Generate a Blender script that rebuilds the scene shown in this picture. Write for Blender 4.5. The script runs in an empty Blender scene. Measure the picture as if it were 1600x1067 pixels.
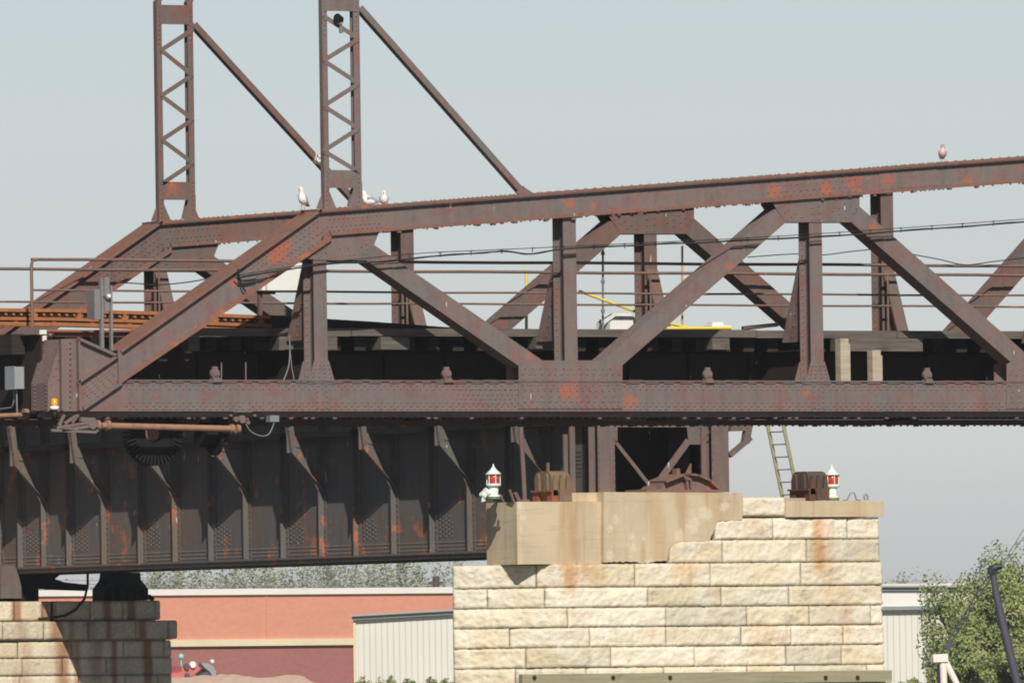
import bpy, bmesh, math, random
from mathutils import Vector, noise
R_ = math.radians
random.seed(7)
SC = bpy.context.scene
COL = SC.collection

# ---------------------------------------------------------------- camera
AZ = R_(32.0)                      # the lens looks 32 degrees off the normal of the truss
FPX = 22140.0                      # focal length in pixels of the 1600 px wide photograph
F0 = Vector((math.sin(AZ), math.cos(AZ), 0)); R0 = Vector((math.cos(AZ), -math.sin(AZ), 0)); U0 = Vector((0, 0, 1))
TH = math.atan((1154 - 533.5) / FPX); ROLL = 0.0143
FW = F0 * math.cos(TH) + U0 * math.sin(TH)
UP = U0 * math.cos(TH) - F0 * math.sin(TH)
RT = R0 * math.cos(ROLL) - UP * math.sin(ROLL)
UP = UP * math.cos(ROLL) + R0 * math.sin(ROLL)
def rdir(px, py):
    return FW + RT * ((px - 800) / FPX) + UP * ((533.5 - py) / FPX)
_d = rdir(893.5, 617) * 270.0
EYE = Vector((-_d.x, -_d.y, 4.0))   # the foot of the middle post of the near truss is X = 0, Y = 0
def onY(px, py, Y):
    d = rdir(px, py); return EYE + d * ((Y - EYE.y) / d.y)
def onX(px, py, X):
    d = rdir(px, py); return EYE + d * ((X - EYE.x) / d.x)
def onD(px, py, D):
    d = rdir(px, py); return EYE + d * (D / d.dot(F0))
cam = bpy.data.cameras.new('camera'); co = bpy.data.objects.new('camera', cam); COL.objects.link(co)
from mathutils import Matrix
m3 = Matrix((RT, UP, -FW)).transposed()
co.matrix_world = Matrix.Translation(EYE) @ m3.to_4x4()
cam.sensor_width = 36; cam.lens = 36 * FPX / 1600; cam.clip_start = 1; cam.clip_end = 9000
SC.camera = co
# ---------------------------------------------------------------- sky, sun, exposure
SUN_EL = R_(40); SUN_AZ = math.atan(0.46)           # light travels towards +Y and a little +X
W = bpy.data.worlds.new('World'); SC.world = W; W.use_nodes = True
nt = W.node_tree; bg = nt.nodes['Background']
sky = nt.nodes.new('ShaderNodeTexSky'); sky.sky_type = 'NISHITA'; sky.sun_disc = False
sky.sun_elevation = SUN_EL; sky.sun_rotation = math.pi + SUN_AZ
sky.air_density = 1.0; sky.dust_density = 1.4; sky.ozone_density = 1.0; sky.altitude = 0
hsv = nt.nodes.new('ShaderNodeHueSaturation'); hsv.inputs['Saturation'].default_value = 0.75
nt.links.new(sky.outputs[0], hsv.inputs['Color'])
# pale hazy horizon, deeper blue overhead
tc = nt.nodes.new('ShaderNodeTexCoord'); sx = nt.nodes.new('ShaderNodeSeparateXYZ'); nt.links.new(tc.outputs['Generated'], sx.inputs[0])
cr = nt.nodes.new('ShaderNodeValToRGB'); nt.links.new(sx.outputs['Z'], cr.inputs[0])
e = cr.color_ramp.elements; e[0].position = .0; e[0].color = (1.75, 1.80, 2.08, 1); e[1].position = .6; e[1].color = (.10, .14, .23, 1)
for ps, cl in ((.0205, (1.52, 1.535, 1.76, 1)), (.034, (1.12, 1.15, 1.31, 1)), (.052, (.97, 1.0, 1.14, 1)), (.10, (.58, .64, .78, 1)), (.22, (.22, .27, .38, 1))):
    q_ = e.new(ps); q_.color = cl
mu = nt.nodes.new('ShaderNodeMixRGB'); mu.blend_type = 'MULTIPLY'; mu.inputs[0].default_value = 1
nt.links.new(hsv.outputs[0], mu.inputs[1]); nt.links.new(cr.outputs[0], mu.inputs[2])
nt.links.new(mu.outputs[0], bg.inputs[0]); bg.inputs[1].default_value = 0.115
sl = bpy.data.lights.new('sun', 'SUN'); sl.energy = 4.6; sl.angle = R_(0.53); sl.color = (1.0, 0.94, 0.85)
so = bpy.data.objects.new('sun', sl); COL.objects.link(so)
LT = Vector((math.sin(SUN_AZ) * math.cos(SUN_EL), math.cos(SUN_AZ) * math.cos(SUN_EL), -math.sin(SUN_EL)))
so.rotation_euler = LT.to_track_quat('-Z', 'Y').to_euler()
SC.view_settings.view_transform = 'Standard'; SC.view_settings.look = 'None'; SC.view_settings.exposure = 0.0; SC.view_settings.gamma = 1
SC.cycles.use_denoising = True
SC.cycles.filter_width = 1.9
SC.cycles.max_bounces = 6; SC.cycles.volume_bounces = 0

# ---------------------------------------------------------------- materials
def lin(r, g, b, k=1.0):
    f = lambda c: (c / 255 / 12.92 if c / 255 <= .04045 else ((c / 255 + .055) / 1.055) ** 2.4) * k
    return (f(r), f(g), f(b), 1)
class NT:
    def __init__(s, name, rough=.8, spec=.25, metal=0):
        s.m = bpy.data.materials.new(name); s.m.use_nodes = True
        s.t = s.m.node_tree; s.b = s.t.nodes['Principled BSDF']
        s.b.inputs['Roughness'].default_value = rough; s.b.inputs['Specular IOR Level'].default_value = spec
        s.b.inputs['Metallic'].default_value = metal
        s.pos = s.t.nodes.new('ShaderNodeNewGeometry').outputs['Position']
    def n(s, t): return s.t.nodes.new(t)
    def l(s, a, b): s.t.links.new(a, b)
    def noise(s, scale, detail=5, rough=.55, stretch=None, off=0):
        x = s.n('ShaderNodeTexNoise'); x.inputs['Scale'].default_value = scale
        x.inputs['Detail'].default_value = detail; x.inputs['Roughness'].default_value = rough
        mp = s.n('ShaderNodeMapping'); mp.inputs['Location'].default_value = (off, off * 1.7, off * .6)
        if stretch: mp.inputs['Scale'].default_value = stretch
        s.l(s.pos, mp.inputs[0]); s.l(mp.outputs[0], x.inputs['Vector']); return x.outputs['Fac']
    def ramp(s, fac, a, b, va=0., vb=1.):
        r = s.n('ShaderNodeMapRange'); r.interpolation_type = 'SMOOTHSTEP'
        r.inputs[1].default_value = a; r.inputs[2].default_value = b; r.inputs[3].default_value = va; r.inputs[4].default_value = vb
        s.l(fac, r.inputs[0]); return r.outputs[0]
    def math(s, op, a, b):
        r = s.n('ShaderNodeMath'); r.operation = op
        for i, v in enumerate((a, b)):
            if isinstance(v, (int, float)): r.inputs[i].default_value = v
            else: s.l(v, r.inputs[i])
        return r.outputs[0]
    def mix(s, fac, a, b, mode='MIX'):
        r = s.n('ShaderNodeMixRGB'); r.blend_type = mode
        for i, v in enumerate((fac, a, b)):
            if isinstance(v, (int, float)): r.inputs[i].default_value = v
            elif isinstance(v, tuple): r.inputs[i].default_value = v
            else: s.l(v, r.inputs[i])
        return r.outputs[0]
    def bump(s, h, strength=.3, dist=.02):
        r = s.n('ShaderNodeBump'); r.inputs['Strength'].default_value = strength; r.inputs['Distance'].default_value = dist
        s.l(h, r.inputs['Height']); s.l(r.outputs[0], s.b.inputs['Normal'])
    def out(s, c):
        if isinstance(c, tuple): s.b.inputs['Base Color'].default_value = c
        else: s.l(c, s.b.inputs['Base Color'])
        return s.m
def steel(name, grey, brown, red, orange, red_amt=.5, or_amt=.70, spots=(), drops=.745):
    s = NT(name, .72, .3)
    c = s.mix(s.ramp(s.noise(.9, 6, .6), .38, .62), grey, brown)
    c = s.mix(s.ramp(s.noise(2.6, 8, .65, None, 3), red_amt, red_amt + .16, 0, .8), c, red)
    c = s.mix(s.ramp(s.noise(8, 6, .7, None, 51), .52, .68, 0, .65), c, red)
    c = s.mix(s.ramp(s.noise(1.4, 5, .6, (1, 1, .5), 57), .52, .68, 0, .6), c, (grey[0] * .82, grey[1] * .98, grey[2] * .96, 1))
    st = s.noise(7, 4, .6, (1, 1, .09), 5)
    c = s.mix(s.ramp(st, .42, .7, 0, .38), c, (grey[0] * .62, grey[1] * .62, grey[2] * .66, 1))
    c = s.mix(s.ramp(s.noise(5.0, 3, .5, (1, 1, .14), 31), .60, .74, 0, .45), c, red)
    c = s.mix(s.ramp(s.noise(1.7, 9, .68, (1, 1, .8), 11), or_amt, or_amt + .07, 0, .9), c, orange)
    c = s.mix(s.ramp(s.noise(14, 6, .6, None, 17), .35, .7, .0, .25), c, (grey[0] * 1.35, grey[1] * 1.35, grey[2] * 1.35, 1))
    if spots:
        nz = s.noise(5, 7, .7, None, 23)
        tot = None
        for (p, r) in spots:
            d = s.n('ShaderNodeVectorMath'); d.operation = 'DISTANCE'; s.l(s.pos, d.inputs[0]); d.inputs[1].default_value = p
            f = s.ramp(d.outputs['Value'], r * 1.35, 0.)
            tot = f if tot is None else s.math('MAXIMUM', tot, f)
        nz2 = s.noise(16, 6, .7, (1, 1, .6), 27)
        k = s.ramp(s.math('ADD', s.math('MULTIPLY', tot, .62), s.math('ADD', s.math('MULTIPLY', nz, 1.5), s.math('MULTIPLY', nz2, .7))), 1.38, 1.78, 0, .72)
        c = s.mix(k, c, orange)
    c = s.mix(s.ramp(s.noise(3.1, 2, .5, (3, 3, .8), 41), drops, drops + .02, 0, .8), c, lin(215, 212, 200))
    s.bump(s.noise(30, 6, .6), .35, .012)
    return s.out(c)

# ---------------------------------------------------------------- mesh building
class MB:
    def __init__(s): s.v = []; s.f = []; s.sm = []; s.mi = []; s.cur = 0; s.st = {}
    def add(s, v, f, sm=False):
        o = len(s.v); s.v += [tuple(p) for p in v]
        for q in f: s.f.append([i + o for i in q]); s.sm.append(sm); s.mi.append(s.cur)
    def box(s, x0, x1, y0, y1, z0, z1):
        s.add([(x0, y0, z0), (x1, y0, z0), (x1, y1, z0), (x0, y1, z0), (x0, y0, z1), (x1, y0, z1), (x1, y1, z1), (x0, y1, z1)],
              [(0, 3, 2, 1), (4, 5, 6, 7), (0, 1, 5, 4), (1, 2, 6, 5), (2, 3, 7, 6), (3, 0, 4, 7)])
    def pry(s, poly, y0, y1):                    # polygon in X, Z pushed along Y
        n = len(poly); v = [(x, y0, z) for x, z in poly] + [(x, y1, z) for x, z in poly]
        s.add(v, [list(range(n))] + [list(range(2 * n - 1, n - 1, -1))] + [(i, i + n, (i + 1) % n + n, (i + 1) % n) for i in range(n)])
    def prx(s, poly, x0, x1):
        n = len(poly); v = [(x0, y, z) for y, z in poly] + [(x1, y, z) for y, z in poly]
        s.add(v, [list(range(n))] + [list(range(2 * n - 1, n - 1, -1))] + [(i, i + n, (i + 1) % n + n, (i + 1) % n) for i in range(n)])
    def prz(s, poly, z0, z1):
        n = len(poly); v = [(x, y, z0) for x, y in poly] + [(x, y, z1) for x, y in poly]
        s.add(v, [list(range(n))] + [list(range(2 * n - 1, n - 1, -1))] + [(i, i + n, (i + 1) % n + n, (i + 1) % n) for i in range(n)])
    def bar(s, a, b, w, h, ref=(0, 0, 1)):       # box from a to b, w across, h along ref
        a = Vector(a); b = Vector(b); d = (b - a).normalized(); ref = Vector(ref)
        if abs(d.dot(ref)) > .98: ref = Vector((1, 0, 0))
        u = d.cross(ref).normalized(); t = u.cross(d).normalized(); v = []
        for p in (a, b):
            for i, j in ((-1, -1), (1, -1), (1, 1), (-1, 1)): v.append(p + u * (w / 2 * i) + t * (h / 2 * j))
        s.add(v, [(0, 3, 2, 1), (4, 5, 6, 7), (0, 1, 5, 4), (1, 2, 6, 5), (2, 3, 7, 6), (3, 0, 4, 7)])
    def tube(s, pts, r, n=8, cap=True):
        pts = [Vector(p) for p in pts]; rr = r if isinstance(r, (list, tuple)) else [r] * len(pts); o = []
        pu = None
        for i, p in enumerate(pts):
            d = (pts[min(i + 1, len(pts) - 1)] - pts[max(i - 1, 0)]).normalized()
            if pu is None:
                ref = Vector((0, 0, 1)) if abs(d.z) < .9 else Vector((1, 0, 0)); u = d.cross(ref).normalized()
            else: u = (pu - d * pu.dot(d)).normalized()
            pu = u; t = d.cross(u)
            for k in range(n):
                a = 2 * math.pi * k / n; o.append(p + (u * math.cos(a) + t * math.sin(a)) * rr[i])
        f = []
        for i in range(len(pts) - 1):
            for k in range(n): f.append((i * n + k, i * n + (k + 1) % n, (i + 1) * n + (k + 1) % n, (i + 1) * n + k))
        s.add(o, f, True)
        if cap: s.add(o[:n], [list(range(n - 1, -1, -1))]); s.add(o[-n:], [list(range(n))])
    def loft(s, rings, n=12):                    # rings: (centre, half width vector, half height vector)
        o = []; f = []
        for c, a, b in rings:
            c = Vector(c); a = Vector(a); b = Vector(b)
            for k in range(n):
                t = 2 * math.pi * k / n; o.append(c + a * math.cos(t) + b * math.sin(t))
        for i in range(len(rings) - 1):
            for k in range(n): f.append((i * n + k, i * n + (k + 1) % n, (i + 1) * n + (k + 1) % n, (i + 1) * n + k))
        f += [list(range(n - 1, -1, -1)), list(range((len(rings) - 1) * n, len(rings) * n))]
        s.add(o, f, True)
    def lathe(s, c, prof, n=16, sm=True):
        c = Vector(c); o = []; f = []
        for r, z in prof:
            for k in range(n): a = 2 * math.pi * k / n; o.append(c + Vector((r * math.cos(a), r * math.sin(a), z)))
        for i in range(len(prof) - 1):
            for k in range(n): f.append((i * n + k, i * n + (k + 1) % n, (i + 1) * n + (k + 1) % n, (i + 1) * n + k))
        f += [list(range(n - 1, -1, -1)), list(range((len(prof) - 1) * n, len(prof) * n))]
        s.add(o, f, sm)
    def disc(s, c, axis, r, t, n=20):            # short cylinder along axis
        a = Vector(axis).normalized(); s.tube([Vector(c) - a * t / 2, Vector(c) + a * t / 2], r, n)
    def rivet(s, p, nrm=(0, -1, 0), r=.021, h=.016):
        p = Vector(p); nn = Vector(nrm).normalized(); ref = Vector((0, 0, 1)) if abs(nn.z) < .9 else Vector((1, 0, 0))
        u = nn.cross(ref).normalized(); t = nn.cross(u); o = []
        for k in range(6):
            a = math.pi / 3 * k; o.append(p + (u * math.cos(a) + t * math.sin(a)) * r)
        for k in range(6):
            a = math.pi / 3 * k; o.append(p + (u * math.cos(a) + t * math.sin(a)) * r * .6 + nn * h)
        s.add(o, [(k, (k + 1) % 6, (k + 1) % 6 + 6, k + 6) for k in range(6)] + [(6, 7, 8, 9, 10, 11)], True)
    def build(s, name, mat, parent=None, fixn=True, attr=None):
        if not s.v: return None
        xs = [p[0] for p in s.v]; ys = [p[1] for p in s.v]; zs = [p[2] for p in s.v]
        org = Vector(((min(xs) + max(xs)) / 2, (min(ys) + max(ys)) / 2, min(zs)))
        me = bpy.data.meshes.new(name)
        me.from_pydata([(p[0] - org.x, p[1] - org.y, p[2] - org.z) for p in s.v], [], s.f)
        ms = mat if isinstance(mat, (list, tuple)) else [mat]
        for q in ms: me.materials.append(q)
        for p, sm, mi in zip(me.polygons, s.sm, s.mi): p.use_smooth = sm; p.material_index = mi
        if attr:
            at = me.color_attributes.new('stain', 'FLOAT_COLOR', 'POINT')
            for i, c in enumerate(attr): at.data[i].color = c
        if fixn:
            bm = bmesh.new(); bm.from_mesh(me); bmesh.ops.recalc_face_normals(bm, faces=bm.faces); bm.to_mesh(me); bm.free()
        me.update()
        o = bpy.data.objects.new(name, me); COL.objects.link(o)
        if parent is not None:
            o.parent = parent; o.location = org - WORLD(parent)
        else: o.location = org
        return o
def WORLD(o):
    v = Vector(o.location)
    while o.parent: o = o.parent; v = v + Vector(o.location)
    return v
def tag(o, label=None, cat=None, group=None, kind=None):
    for k, v in (('label', label), ('category', cat), ('group', group), ('kind', kind)):
        if v: o[k] = v
    return o
def thing(name, label, cat, loc, group=None):
    o = bpy.data.objects.new(name, None); COL.objects.link(o); o.location = loc; o.empty_display_size = .3
    return tag(o, label, cat, group)

# ---------------------------------------------------------------- setting: land and water
def band(px0, py, D): return onD(px0, py, D)
gm = NT('bank_grass', .95, .1)
gc = gm.mix(gm.ramp(gm.noise(.08, 8, .6), .35, .65), (.075, .085, .03, 1), (.16, .14, .075, 1))
gc = gm.mix(gm.ramp(gm.noise(1.5, 5, .6), .4, .7, 0, .5), gc, (.05, .07, .02, 1)); gm.bump(gm.noise(3, 6), .6, .1); M_GROUND = gm.out(gc)
wm = NT('river_water', .12, .5); wm.bump(wm.noise(.9, 5, .6), .25, .12); M_WATER = wm.out((.035, .045, .035, 1))
g = MB(); prof = [(-400, 2.4), (8, 2.4), (30, -2.5), (440, -2.5), (470, 5.6), (900, 5.7), (2000, 5.8), (3200, 6.0)]
gv = []; gf = []
for d, z in prof:
    for u in range(-12, 13): gv.append(EYE + F0 * d + R0 * (u * 300) + Vector((0, 0, z - EYE.z)))
for i in range(len(prof) - 1):
    for k in range(24): gf.append((i * 25 + k, i * 25 + k + 1, (i + 1) * 25 + k + 1, (i + 1) * 25 + k))
g.add(gv, gf); tag(g.build('ground', M_GROUND), kind='structure')
g = MB(); gv = [EYE + F0 * d + R0 * u + Vector((0, 0, -EYE.z)) for d, u in ((15, -3500), (15, 3500), (460, 3500), (460, -3500))]
g.add(gv, [(0, 1, 2, 3)]); tag(g.build('river', M_WATER), kind='structure')

# ---------------------------------------------------------------- swing bridge
WT = 5.91
def n(px, py):
    p = onY(px, py, 0.0); return (p.x, p.z)
def nN(*a): return [n(*q) for q in a]
def P3(q, y): return Vector((q[0], y, q[1]))
spots = [(onY(438, 388, 0), .42), (onY(425, 400, 0), .25), (onY(1212, 300, 0), .30), (onY(1335, 288, 0), .34), (onY(1290, 296, 0), .25), (onY(1385, 280, 0), .3),
         (onY(1513, 281, 0), .16), (onY(890, 316, 0), .2), (onY(925, 322, 0), .16), (onY(1366, 355, 0), .24), (onY(1140, 415, 0), .13), (onY(827, 555, 0), .13),
         (onY(362, 443, 0), .2), (onY(561, 342, 0), .17), (onY(1598, 262, 0), .2), (onY(890, 610, 0), .4), (onY(985, 625, 0), .3), (onY(1258, 612, 0), .2),
         (onY(268, 296, WT), .25)]
M_ST = steel('weathered_bridge_steel', lin(120, 112, 109, .88), lin(132, 110, 104, .86), lin(138, 96, 87, .84), lin(180, 102, 72, .9), .48, .70, spots)
M_LIP = steel('rusted_flange_lips', lin(132, 104, 92, .82), lin(146, 108, 92, .85), lin(150, 94, 76, .85), lin(186, 108, 66, .9), .46, .60)
M_ST2 = steel('far_truss_steel', lin(116, 106, 100, .80), lin(132, 105, 95, .78), lin(138, 92, 80, .80), lin(182, 106, 72, .9), .46, .68, spots[-1:])
M_GIR = steel('girder_steel', lin(106, 105, 103, .86), lin(118, 105, 92, .84), lin(128, 88, 72, .82), lin(176, 106, 70), .52, .575)
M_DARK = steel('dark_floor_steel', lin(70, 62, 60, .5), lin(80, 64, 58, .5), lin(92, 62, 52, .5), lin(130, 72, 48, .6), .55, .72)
def timber(name, a, b, c, sc=1.0):
    s = NT(name, .9, .15)
    x = s.mix(s.ramp(s.noise(3 * sc, 5, .6, (.35, 1, 6)), .3, .7), a, b)
    x = s.mix(s.ramp(s.noise(1.3 * sc, 4, .6, None, 4), .55, .75, 0, .7), x, c)
    s.bump(s.noise(9 * sc, 6, .6, (.2, 1, 6)), .5, .02); return s.out(x)
M_TIM = timber('weathered_timber', lin(104, 98, 92, .75), lin(128, 120, 112, .75), lin(78, 70, 62, .75))
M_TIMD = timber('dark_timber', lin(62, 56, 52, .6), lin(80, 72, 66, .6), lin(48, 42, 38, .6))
M_TIML = timber('pale_timber', lin(166, 151, 132), lin(188, 174, 155), lin(138, 120, 103))
def plain(name, c, rough=.6, spec=.3, var=.25, sc=3, dirt=None):
    s = NT(name, rough, spec)
    d = dirt or (c[0] * .6, c[1] * .58, c[2] * .55, 1)
    x = s.mix(s.ramp(s.noise(sc, 6, .6), .4, .75, 0, var), c, d)
    s.bump(s.noise(sc * 8, 4), .12, .01); return s.out(x)

XL1, XL2, XL3 = n(502.5, 600)[0], n(893.5, 600)[0], n(1278, 600)[0]
PAN = (XL3 - XL1) / 2
XEND = XL2 + 4.6 * PAN
tA, tB = n(505, 326.5), n(1600, 244); TS = (tB[1] - tA[1]) / (tB[0] - tA[0])    # slope of the top chord
def ztop(x): return tA[1] + TS * (x - tA[0])
CH = .515                                                                          # top chord depth
ca, cb = n(190, 597), n(1580, 593.5)
ZBT = (ca[1] + cb[1]) / 2; ZBB = (n(300, 642.5)[1] + n(1400, 639)[1]) / 2
BY = .45
swing = thing('swing_bridge', 'rust-brown steel truss swing bridge span with two laced masts standing on its chords', 'bridge', (XL2, 3.0, ZBB - .15))
def riv_line(mb, a, b, y, step, off=0., nrm=(0, -1, 0)):
    a = Vector((a[0], a[1])); b = Vector((b[0], b[1])); L = (b - a).length; d = (b - a) / L; t = off
    while t < L:
        p = a + d * t
        if random.random() > .02: mb.rivet((p.x, y, p.y), nrm)
        t += step
def line_z(p, q, x): return p[1] + (q[1] - p[1]) * (x - p[0]) / (q[0] - p[0])
DIAGS = []                                     # (upper edge two points, lower edge two points)
DIAGS.append((n(578, 378), n(850, 564.5), n(562, 400), n(815, 575)))
DIAGS.append((n(935, 569), n(1212, 327), n(966, 576), n(1232, 344)))
DIAGS.append((n(1336, 316.5), n(1612, 560), n(1322, 340.5), n(1592, 577)))
def shift(q, k, up=(True, True, True, True)):
    dx = k * PAN; return tuple((p[0] + dx, p[1] + (TS * dx if u else 0)) for p, u in zip(q, up))
DIAGS.append(shift(DIAGS[1], 2, (False, True, False, True)))
DIAGS.append(shift(DIAGS[2], 2, (True, False, True, False)))
GUS_U1 = nN((469, 402), (492, 406.5), (572, 407), (583, 385), (594, 358), (520, 366), (505, 374))
GUS_U3 = nN((1207.5, 319), (1227, 347.5), (1330, 347.5), (1342.5, 322.5), (1342.5, 300), (1207.5, 310))
GUS_L2 = nN((810, 567.5), (818, 563), (964, 563), (972, 571), (972, 638.5), (810, 638.5))
def truss(Y, sgn, M):
    """one side truss with its front plates on the plane Y; sgn = +1 knee braces behind it, -1 in front"""
    far = sgn < 0
    # --- top chord
    b = MB(); x0 = n(500, 330)[0]
    def para(x0, x1, d0, d1): return [(x0, ztop(x0) - d1), (x1, ztop(x1) - d1), (x1, ztop(x1) - d0), (x0, ztop(x0) - d0)]
    b.cur = 1; b.pry(para(x0 - .10, XEND, 0, .055), Y - .085, Y + BY + .085); b.cur = 0
    b.pry(para(x0, XEND, .055, .075), Y - .075, Y - .0)
    b.pry(para(x0 + .02, XEND, .055, CH), Y, Y + .02); b.pry(para(x0 + .02, XEND, .055, CH), Y + BY - .02, Y + BY)
    b.cur = 1; b.pry(para(n(515, 376)[0], XEND, CH - .065, CH), Y - .075, Y - .0); b.cur = 0
    b.pry(para(n(590, 360)[0], XEND, CH - .03, CH - .01), Y + .02, Y + BY - .02)
    xj = n(597, 340)[0]
    for k, dz in enumerate((.12, .20, .34, .42)):
        riv_line(b, (x0 + .15, ztop(x0 + .15) - dz), (xj, ztop(xj) - dz), Y, .105, .05 * (k % 2))
    xa, xb = n(1200, 300)[0], n(1345, 290)[0]
    for k, dz in enumerate((.12, .21, .33, .42)):
        riv_line(b, (xa, ztop(xa) - dz), (xb, ztop(xb) - dz), Y, .15, .07 * (k % 2))
        riv_line(b, (xb + .45, ztop(xb + .45) - dz), (xb + 1.75, ztop(xb + 1.75) - dz), Y, .11, .05 * (k % 2))
    x = x0
    while x < XEND:
        b.rivet((x, Y - .05, ztop(x) - .078), (0, 0, -1), .024, .02); b.rivet((x, Y - .05, ztop(x)), (0, 0, 1), .02, .016)
        if random.random() < .75: b.rivet((x + .03, Y - .045, ztop(x) - CH), (0, 0, -1), .022, .022)
        x += .105 if (xb - .2 < x < xb + 1.9 or x < xj) else .21
    x = xj
    while x < XEND:                              # nuts and lumps under the flange
        if random.random() < .35: b.box(x, x + random.uniform(.04, .12), Y - .06, Y + .0, ztop(x) - CH - random.uniform(.02, .05), ztop(x) - CH + .01)
        x += .3
    # splice plates
    b.pry(para(xb + .42, xb + 1.78, .085, CH - .07), Y - .012, Y)
    b.build('top_chord', [M, M_LIP], swing)
    # --- end post
    b = MB()
    up0, up1 = n(500, 330), n(187, 551); lo0, lo1 = n(515, 376), n(182, 602)
    th = .05
    dn = Vector((up0[0] - up1[0], up0[1] - up1[1])).normalized(); nv = Vector((-dn.y, dn.x))
    b.cur = 1; b.pry([(up1[0], up1[1]), (up0[0], up0[1]), (up0[0] + nv.x * th * .3, up0[1] + nv.y * th + .0), (up1[0] + nv.x * th, up1[1] + nv.y * th)], Y - .085, Y + BY + .085)
    b.cur = 0; b.pry([up1, lo1, lo0, up0], Y + .001, Y + .021); b.pry([up1, lo1, lo0, up0], Y + BY - .02, Y + BY)
    b.cur = 1; b.pry([lo1, lo0, (lo0[0], lo0[1] + .09), (lo1[0], lo1[1] + .09)], Y - .07, Y); b.cur = 0
    dl = Vector((lo0[0] - lo1[0], lo0[1] - lo1[1]))
    b.pry([(lo1[0], lo1[1] + .03), (lo0[0], lo0[1] + .03), (lo0[0], lo0[1] + .05), (lo1[0], lo1[1] + .05)], Y + .021, Y + BY - .02)
    for k, tt in enumerate((.2, .38, .58, .78)):
        a = (up0[0] * (1 - tt) + lo0[0] * tt, up0[1] * (1 - tt) + lo0[1] * tt); c = (up1[0] * (1 - tt) + lo1[0] * tt, up1[1] * (1 - tt) + lo1[1] * tt)
        v = Vector((c[0] - a[0], c[1] - a[1])) * .36
        riv_line(b, (a[0] - .1, a[1] - .07), (a[0] + v.x, a[1] + v.y), Y, .11, .05 * (k % 2))
    b.build('end_post', [M, M_LIP], swing)
    # --- end frame plate at the foot of the end post
    b = MB()
    b.pry(nN((74, 641), (74, 598), (94, 530), (118, 529), (180, 556), (187, 548), (190, 602), (190, 641)), Y - .004, Y + .016)
    q = nN((74, 641), (74, 598), (94, 530))
    for i in range(2):
        a, c = q[i], q[i + 1]
        b.add([(a[0], Y - .01, a[1]), (c[0], Y - .01, c[1]), (c[0], Y + BY + .15, c[1]), (a[0], Y + BY + .15, a[1]),
               (a[0] + .02, Y - .01, a[1]), (c[0] + .02, Y - .01, c[1]), (c[0] + .02, Y + BY + .15, c[1]), (a[0] + .02, Y + BY + .15, a[1])],
              [(0, 1, 2, 3), (4, 7, 6, 5), (0, 4, 5, 1), (1, 5, 6, 2), (2, 6, 7, 3), (3, 7, 4, 0)])
        for k in range(7):
            f = (k + .5) / 7; b.rivet((a[0] + (c[0] - a[0]) * f, Y + BY + .02, a[1] + (c[1] - a[1]) * f), (-1, 0, .1))
            b.rivet((a[0] + (c[0] - a[0]) * f, Y + .05, a[1] + (c[1] - a[1]) * f), (-1, 0, .1))
    for p0, p1 in (((92, 531), (92, 641)), ((119, 530), (119, 641))):
        a, c = n(*p0), n(*p1); b.box(a[0], a[0] + .035, Y - .09, Y - .004, c[1], a[1]); b.box(a[0], a[0] + .12, Y - .016, Y - .004, c[1], a[1])
    riv_line(b, n(109, 535), n(109, 640), Y - .016, .10); riv_line(b, n(80, 600), n(98, 535), Y - .004, .16); riv_line(b, n(104, 545), n(86, 610), Y - .004, .2)
    for p0, p1 in (((119, 598), (181, 556)), ((128, 638.5), (186, 599)), ((119, 529), (180, 556))):
        a, c = n(*p0), n(*p1); b.pry([(a[0], a[1] - .03), (c[0], c[1] - .03), (c[0], c[1] + .03), (a[0], a[1] + .03)], Y - .09, Y - .004)
    a, c = n(185.5, 546), n(185.5, 602); b.box(a[0] - .04, a[0] + .05, Y - .05, Y - .004, c[1], a[1])
    for k in range(6): riv_line(b, n(124 + k * 2, 606 + k * 5), n(180, 566 + k * 6), Y - .004, .14, .03 * k)
    b.build('end_plate', M, swing)
    # --- bottom chord
    b = MB(); x0 = n(128, 640)[0]; x1 = n(190, 600)[0]
    b.pry([(x0, ZBB), (XEND, ZBB), (XEND, ZBT), (x1, ZBT)], Y + .002, Y + .022); b.box(x1, XEND, Y + BY - .02, Y + BY, ZBB, ZBT)
    b.box(x1, XEND, Y - .03, Y + .002, ZBT - .012, ZBT + .012); b.box(x1, XEND, Y + .022, Y + BY - .02, ZBT - .035, ZBT - .02)
    b.box(n(74, 641)[0], XEND, Y - .012, Y + .06, ZBB - .022, ZBB - .001)
    b.box(n(80, 641)[0], XEND, Y + .10, Y + BY + .08, ZBB - .125, ZBB - .023)
    x = x1; k = 0
    while x < XEND:                                  # packing pieces under the top angle leave dark gaps
        w = random.uniform(.18, .32); b.box(x, x + w, Y - .018, Y + .002, ZBT - .045, ZBT - .012); x += w + random.uniform(.1, .18)
    for dz, o in ((.085, 0), (.155, .07), (.405, .07), (.475, 0)):
        riv_line(b, (x1 + .1, ZBT - dz), (XEND, ZBT - dz), Y + .002, .145, o)
    riv_line(b, (x1 + .1, ZBB + .025), (XEND, ZBB + .025), Y + .002, .145, .07)
    x = x1 - .6
    while x < XEND:
        b.rivet((x, Y + .16, ZBB - .125), (0, 0, -1), .03, .03); x += .16
        if random.random() < .25: b.box(x, x + .08, Y + .11, Y + .2, ZBB - .16, ZBB - .125)
    xa, xb = n(712, 600)[0], n(808, 600)[0]
    for k in range(4): riv_line(b, (xa, ZBT - .16 - k * .09), (xb, ZBT - .16 - k * .09), Y + .002, .11, .05 * (k % 2))
    b.build('bottom_chord', M, swing)
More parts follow.
